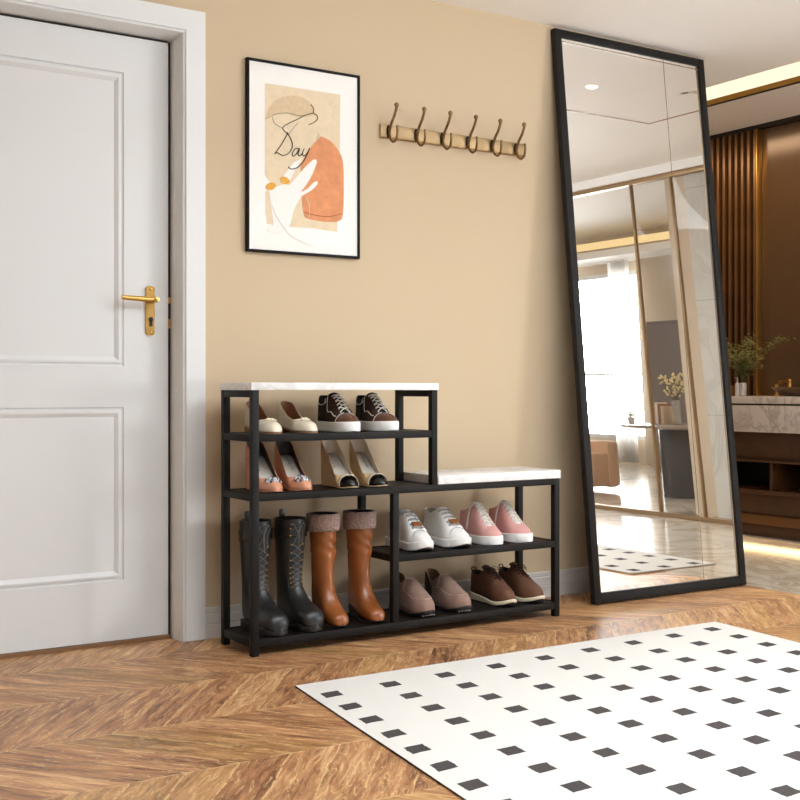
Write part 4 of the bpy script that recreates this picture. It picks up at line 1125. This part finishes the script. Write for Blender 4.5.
# flowers, books and jar on the table
fv = thing('flower_vase', 'glass vase of small pale yellow flowers on the table in the mirror', 'vase', (5.62, -3.56, .5885))
bm = bmesh.new(); lathe(bm, [(.03, 0), (.034, .004), (.034, .2), (.03, .2), (.03, .01)], 20); finish(bm, 'vase', M('smoky_glass', (176, 166, 152), .15, .2), fv)
bm = bmesh.new(); fl_ = bmesh.new(); rnd = random.Random(3)
for k in range(34):
    a = rnd.uniform(0, 2*PI); sp = rnd.uniform(.0, .15); tip = Vector((sp*math.cos(a), sp*math.sin(a), rnd.uniform(.24, .42))); tube(bm, smoothpts([(0, 0, .03), (tip.x*.2, tip.y*.2, .2), tip], 4), .0015, 4)
    for _ in range(3): ball(fl_, tip+Vector((rnd.gauss(0, .014), rnd.gauss(0, .014), rnd.gauss(0, .014))), .011, 4)
finish(bm, 'stems', M('stem_brown', (120, 104, 70), .7), fv); finish(fl_, 'blossoms', M('blossom_cream', (226, 206, 150), .7), fv)
for k, (cc, hh, lab) in enumerate((((196, 150, 100), .16, 'tan book standing leftmost in the row on the reflected table'), ((236, 226, 210), .18, 'cream book second in the row on the reflected table'), ((168, 112, 70), .17, 'brown book third in the row on the reflected table'), ((214, 188, 150), .15, 'pale tan book nearest the flower vase on the reflected table'))):
    b_ = tag(mbox('book', -.06, .06, -.014, .014, 0, hh, M('book_cover_%d' % k, cc, .6), None, .002), lab, 'book', 'books on the reflected table'); b_.location = (5.6, -3.75+.032*k, .5885)
pl = thing('potted_plant', 'small white potted flowers near the left end of the reflected table', 'potted plant', (5.5, -3.98, .5885))
bm = bmesh.new(); lathe(bm, [(.025, 0), (.034, .05), (.03, .05), (.02, .01)], 16); finish(bm, 'pot', M('pot_white', (230, 226, 220), .5), pl)
bm = bmesh.new(); rnd = random.Random(9)
for k in range(40): ball(bm, (rnd.gauss(0, .022), rnd.gauss(0, .022), .075+rnd.gauss(0, .018)), .009, 4, (1, 1, .6))
finish(bm, 'leaves', M('pale_petal', (226, 224, 196), .7), pl)
# ceiling inlay lines and a downlight
bm = bmesh.new(); box(bm, 1.4, 3.27, -1.238, -1.222, CEIL-.002, CEIL); box(bm, 3.254, 3.27, -1.222, -.55, CEIL-.002, CEIL)
finish(bm, 'trim_7', M('ceiling_inlay', (150, 108, 66), .5), kind='structure')
bm = bmesh.new(); lathe(bm, [(.026, 0), (.03, .002), (.03, .006)], 28, (2.41, -.75, CEIL-.006)); dl = finish(bm, 'downlight', emit('downlight_glow', (255, 246, 228), 4.)); tag(dl, 'small round recessed ceiling downlight reflected near the mirror top', 'light')

# ------------------------------------------------------------------ light
def area(name, loc, target, sx, sy, power, col, spread=180):
    l = bpy.data.lights.new(name, 'AREA'); l.shape = 'RECTANGLE'; l.size = sx; l.size_y = sy; l.energy = power; l.spread = math.radians(spread); l.color = lin(col)[:3]
    o = bpy.data.objects.new(name, l); COL.objects.link(o); o.location = loc
    o.rotation_euler = (Vector(target)-Vector(loc)).to_track_quat('-Z', 'Y').to_euler(); return o
area('window_daylight', (8.75, -7.8, 1.4), (1.2, -.6, .9), 2.6, 2.4, 140, (242, 248, 255), 80)
area('added_lounge_fill', (6.3, -2.0, 2.74), (6.3, -3.6, 0), 1.6, 1.6, 40, (255, 244, 230))  # added fill to brighten the lounge, hidden from the mirror's view
area('ceiling_downlights', (1.0, -2.4, 2.41), (1.0, -2.4, 0), 2.2, 1.6, 5, (236, 246, 255))
area('entry_downlights', (2.3, -1.9, 2.41), (2.0, -1.6, 0), 1.2, 1.2, 22, (240, 248, 255))
area('added_ceiling_fill', (.9, -3.0, 1.8), (.9, -3.0, 3.), 2.6, 1.6, 125, (234, 245, 255))  # added upward fill that brightens the ceiling, no lamp stands here
area('vanity_toe_light', (3.88, .9, .06), (3.4, .9, 0), 2.2, .04, 1.4, (255, 214, 150)) 
area('niche_light', (3.95, .9, 2.57), (3.95, .9, 0), .34, 2.2, 20, (255, 224, 184))
w_ = bpy.data.worlds.new('sky'); SC.world = w_; w_.use_nodes = True
w_.node_tree.nodes['Background'].inputs[0].default_value = lin((230, 241, 255)); w_.node_tree.nodes['Background'].inputs[1].default_value = .45

# ------------------------------------------------------------------ camera
cam = bpy.data.cameras.new('camera'); co = bpy.data.objects.new('camera', cam); COL.objects.link(co)
co.location = (CX, CY, CZ); co.rotation_euler = (PI/2, 0, -YAW)
cam.sensor_width = 36; cam.sensor_fit = 'HORIZONTAL'; cam.lens = F_PX/800*36; cam.shift_y = -(400-HY)/800; cam.clip_start = .05
SC.camera = co
SC.view_settings.view_transform = 'Standard'; SC.view_settings.look = 'None'; SC.view_settings.gamma = 1; SC.view_settings.exposure = .3; SC.view_settings.use_curve_mapping = False
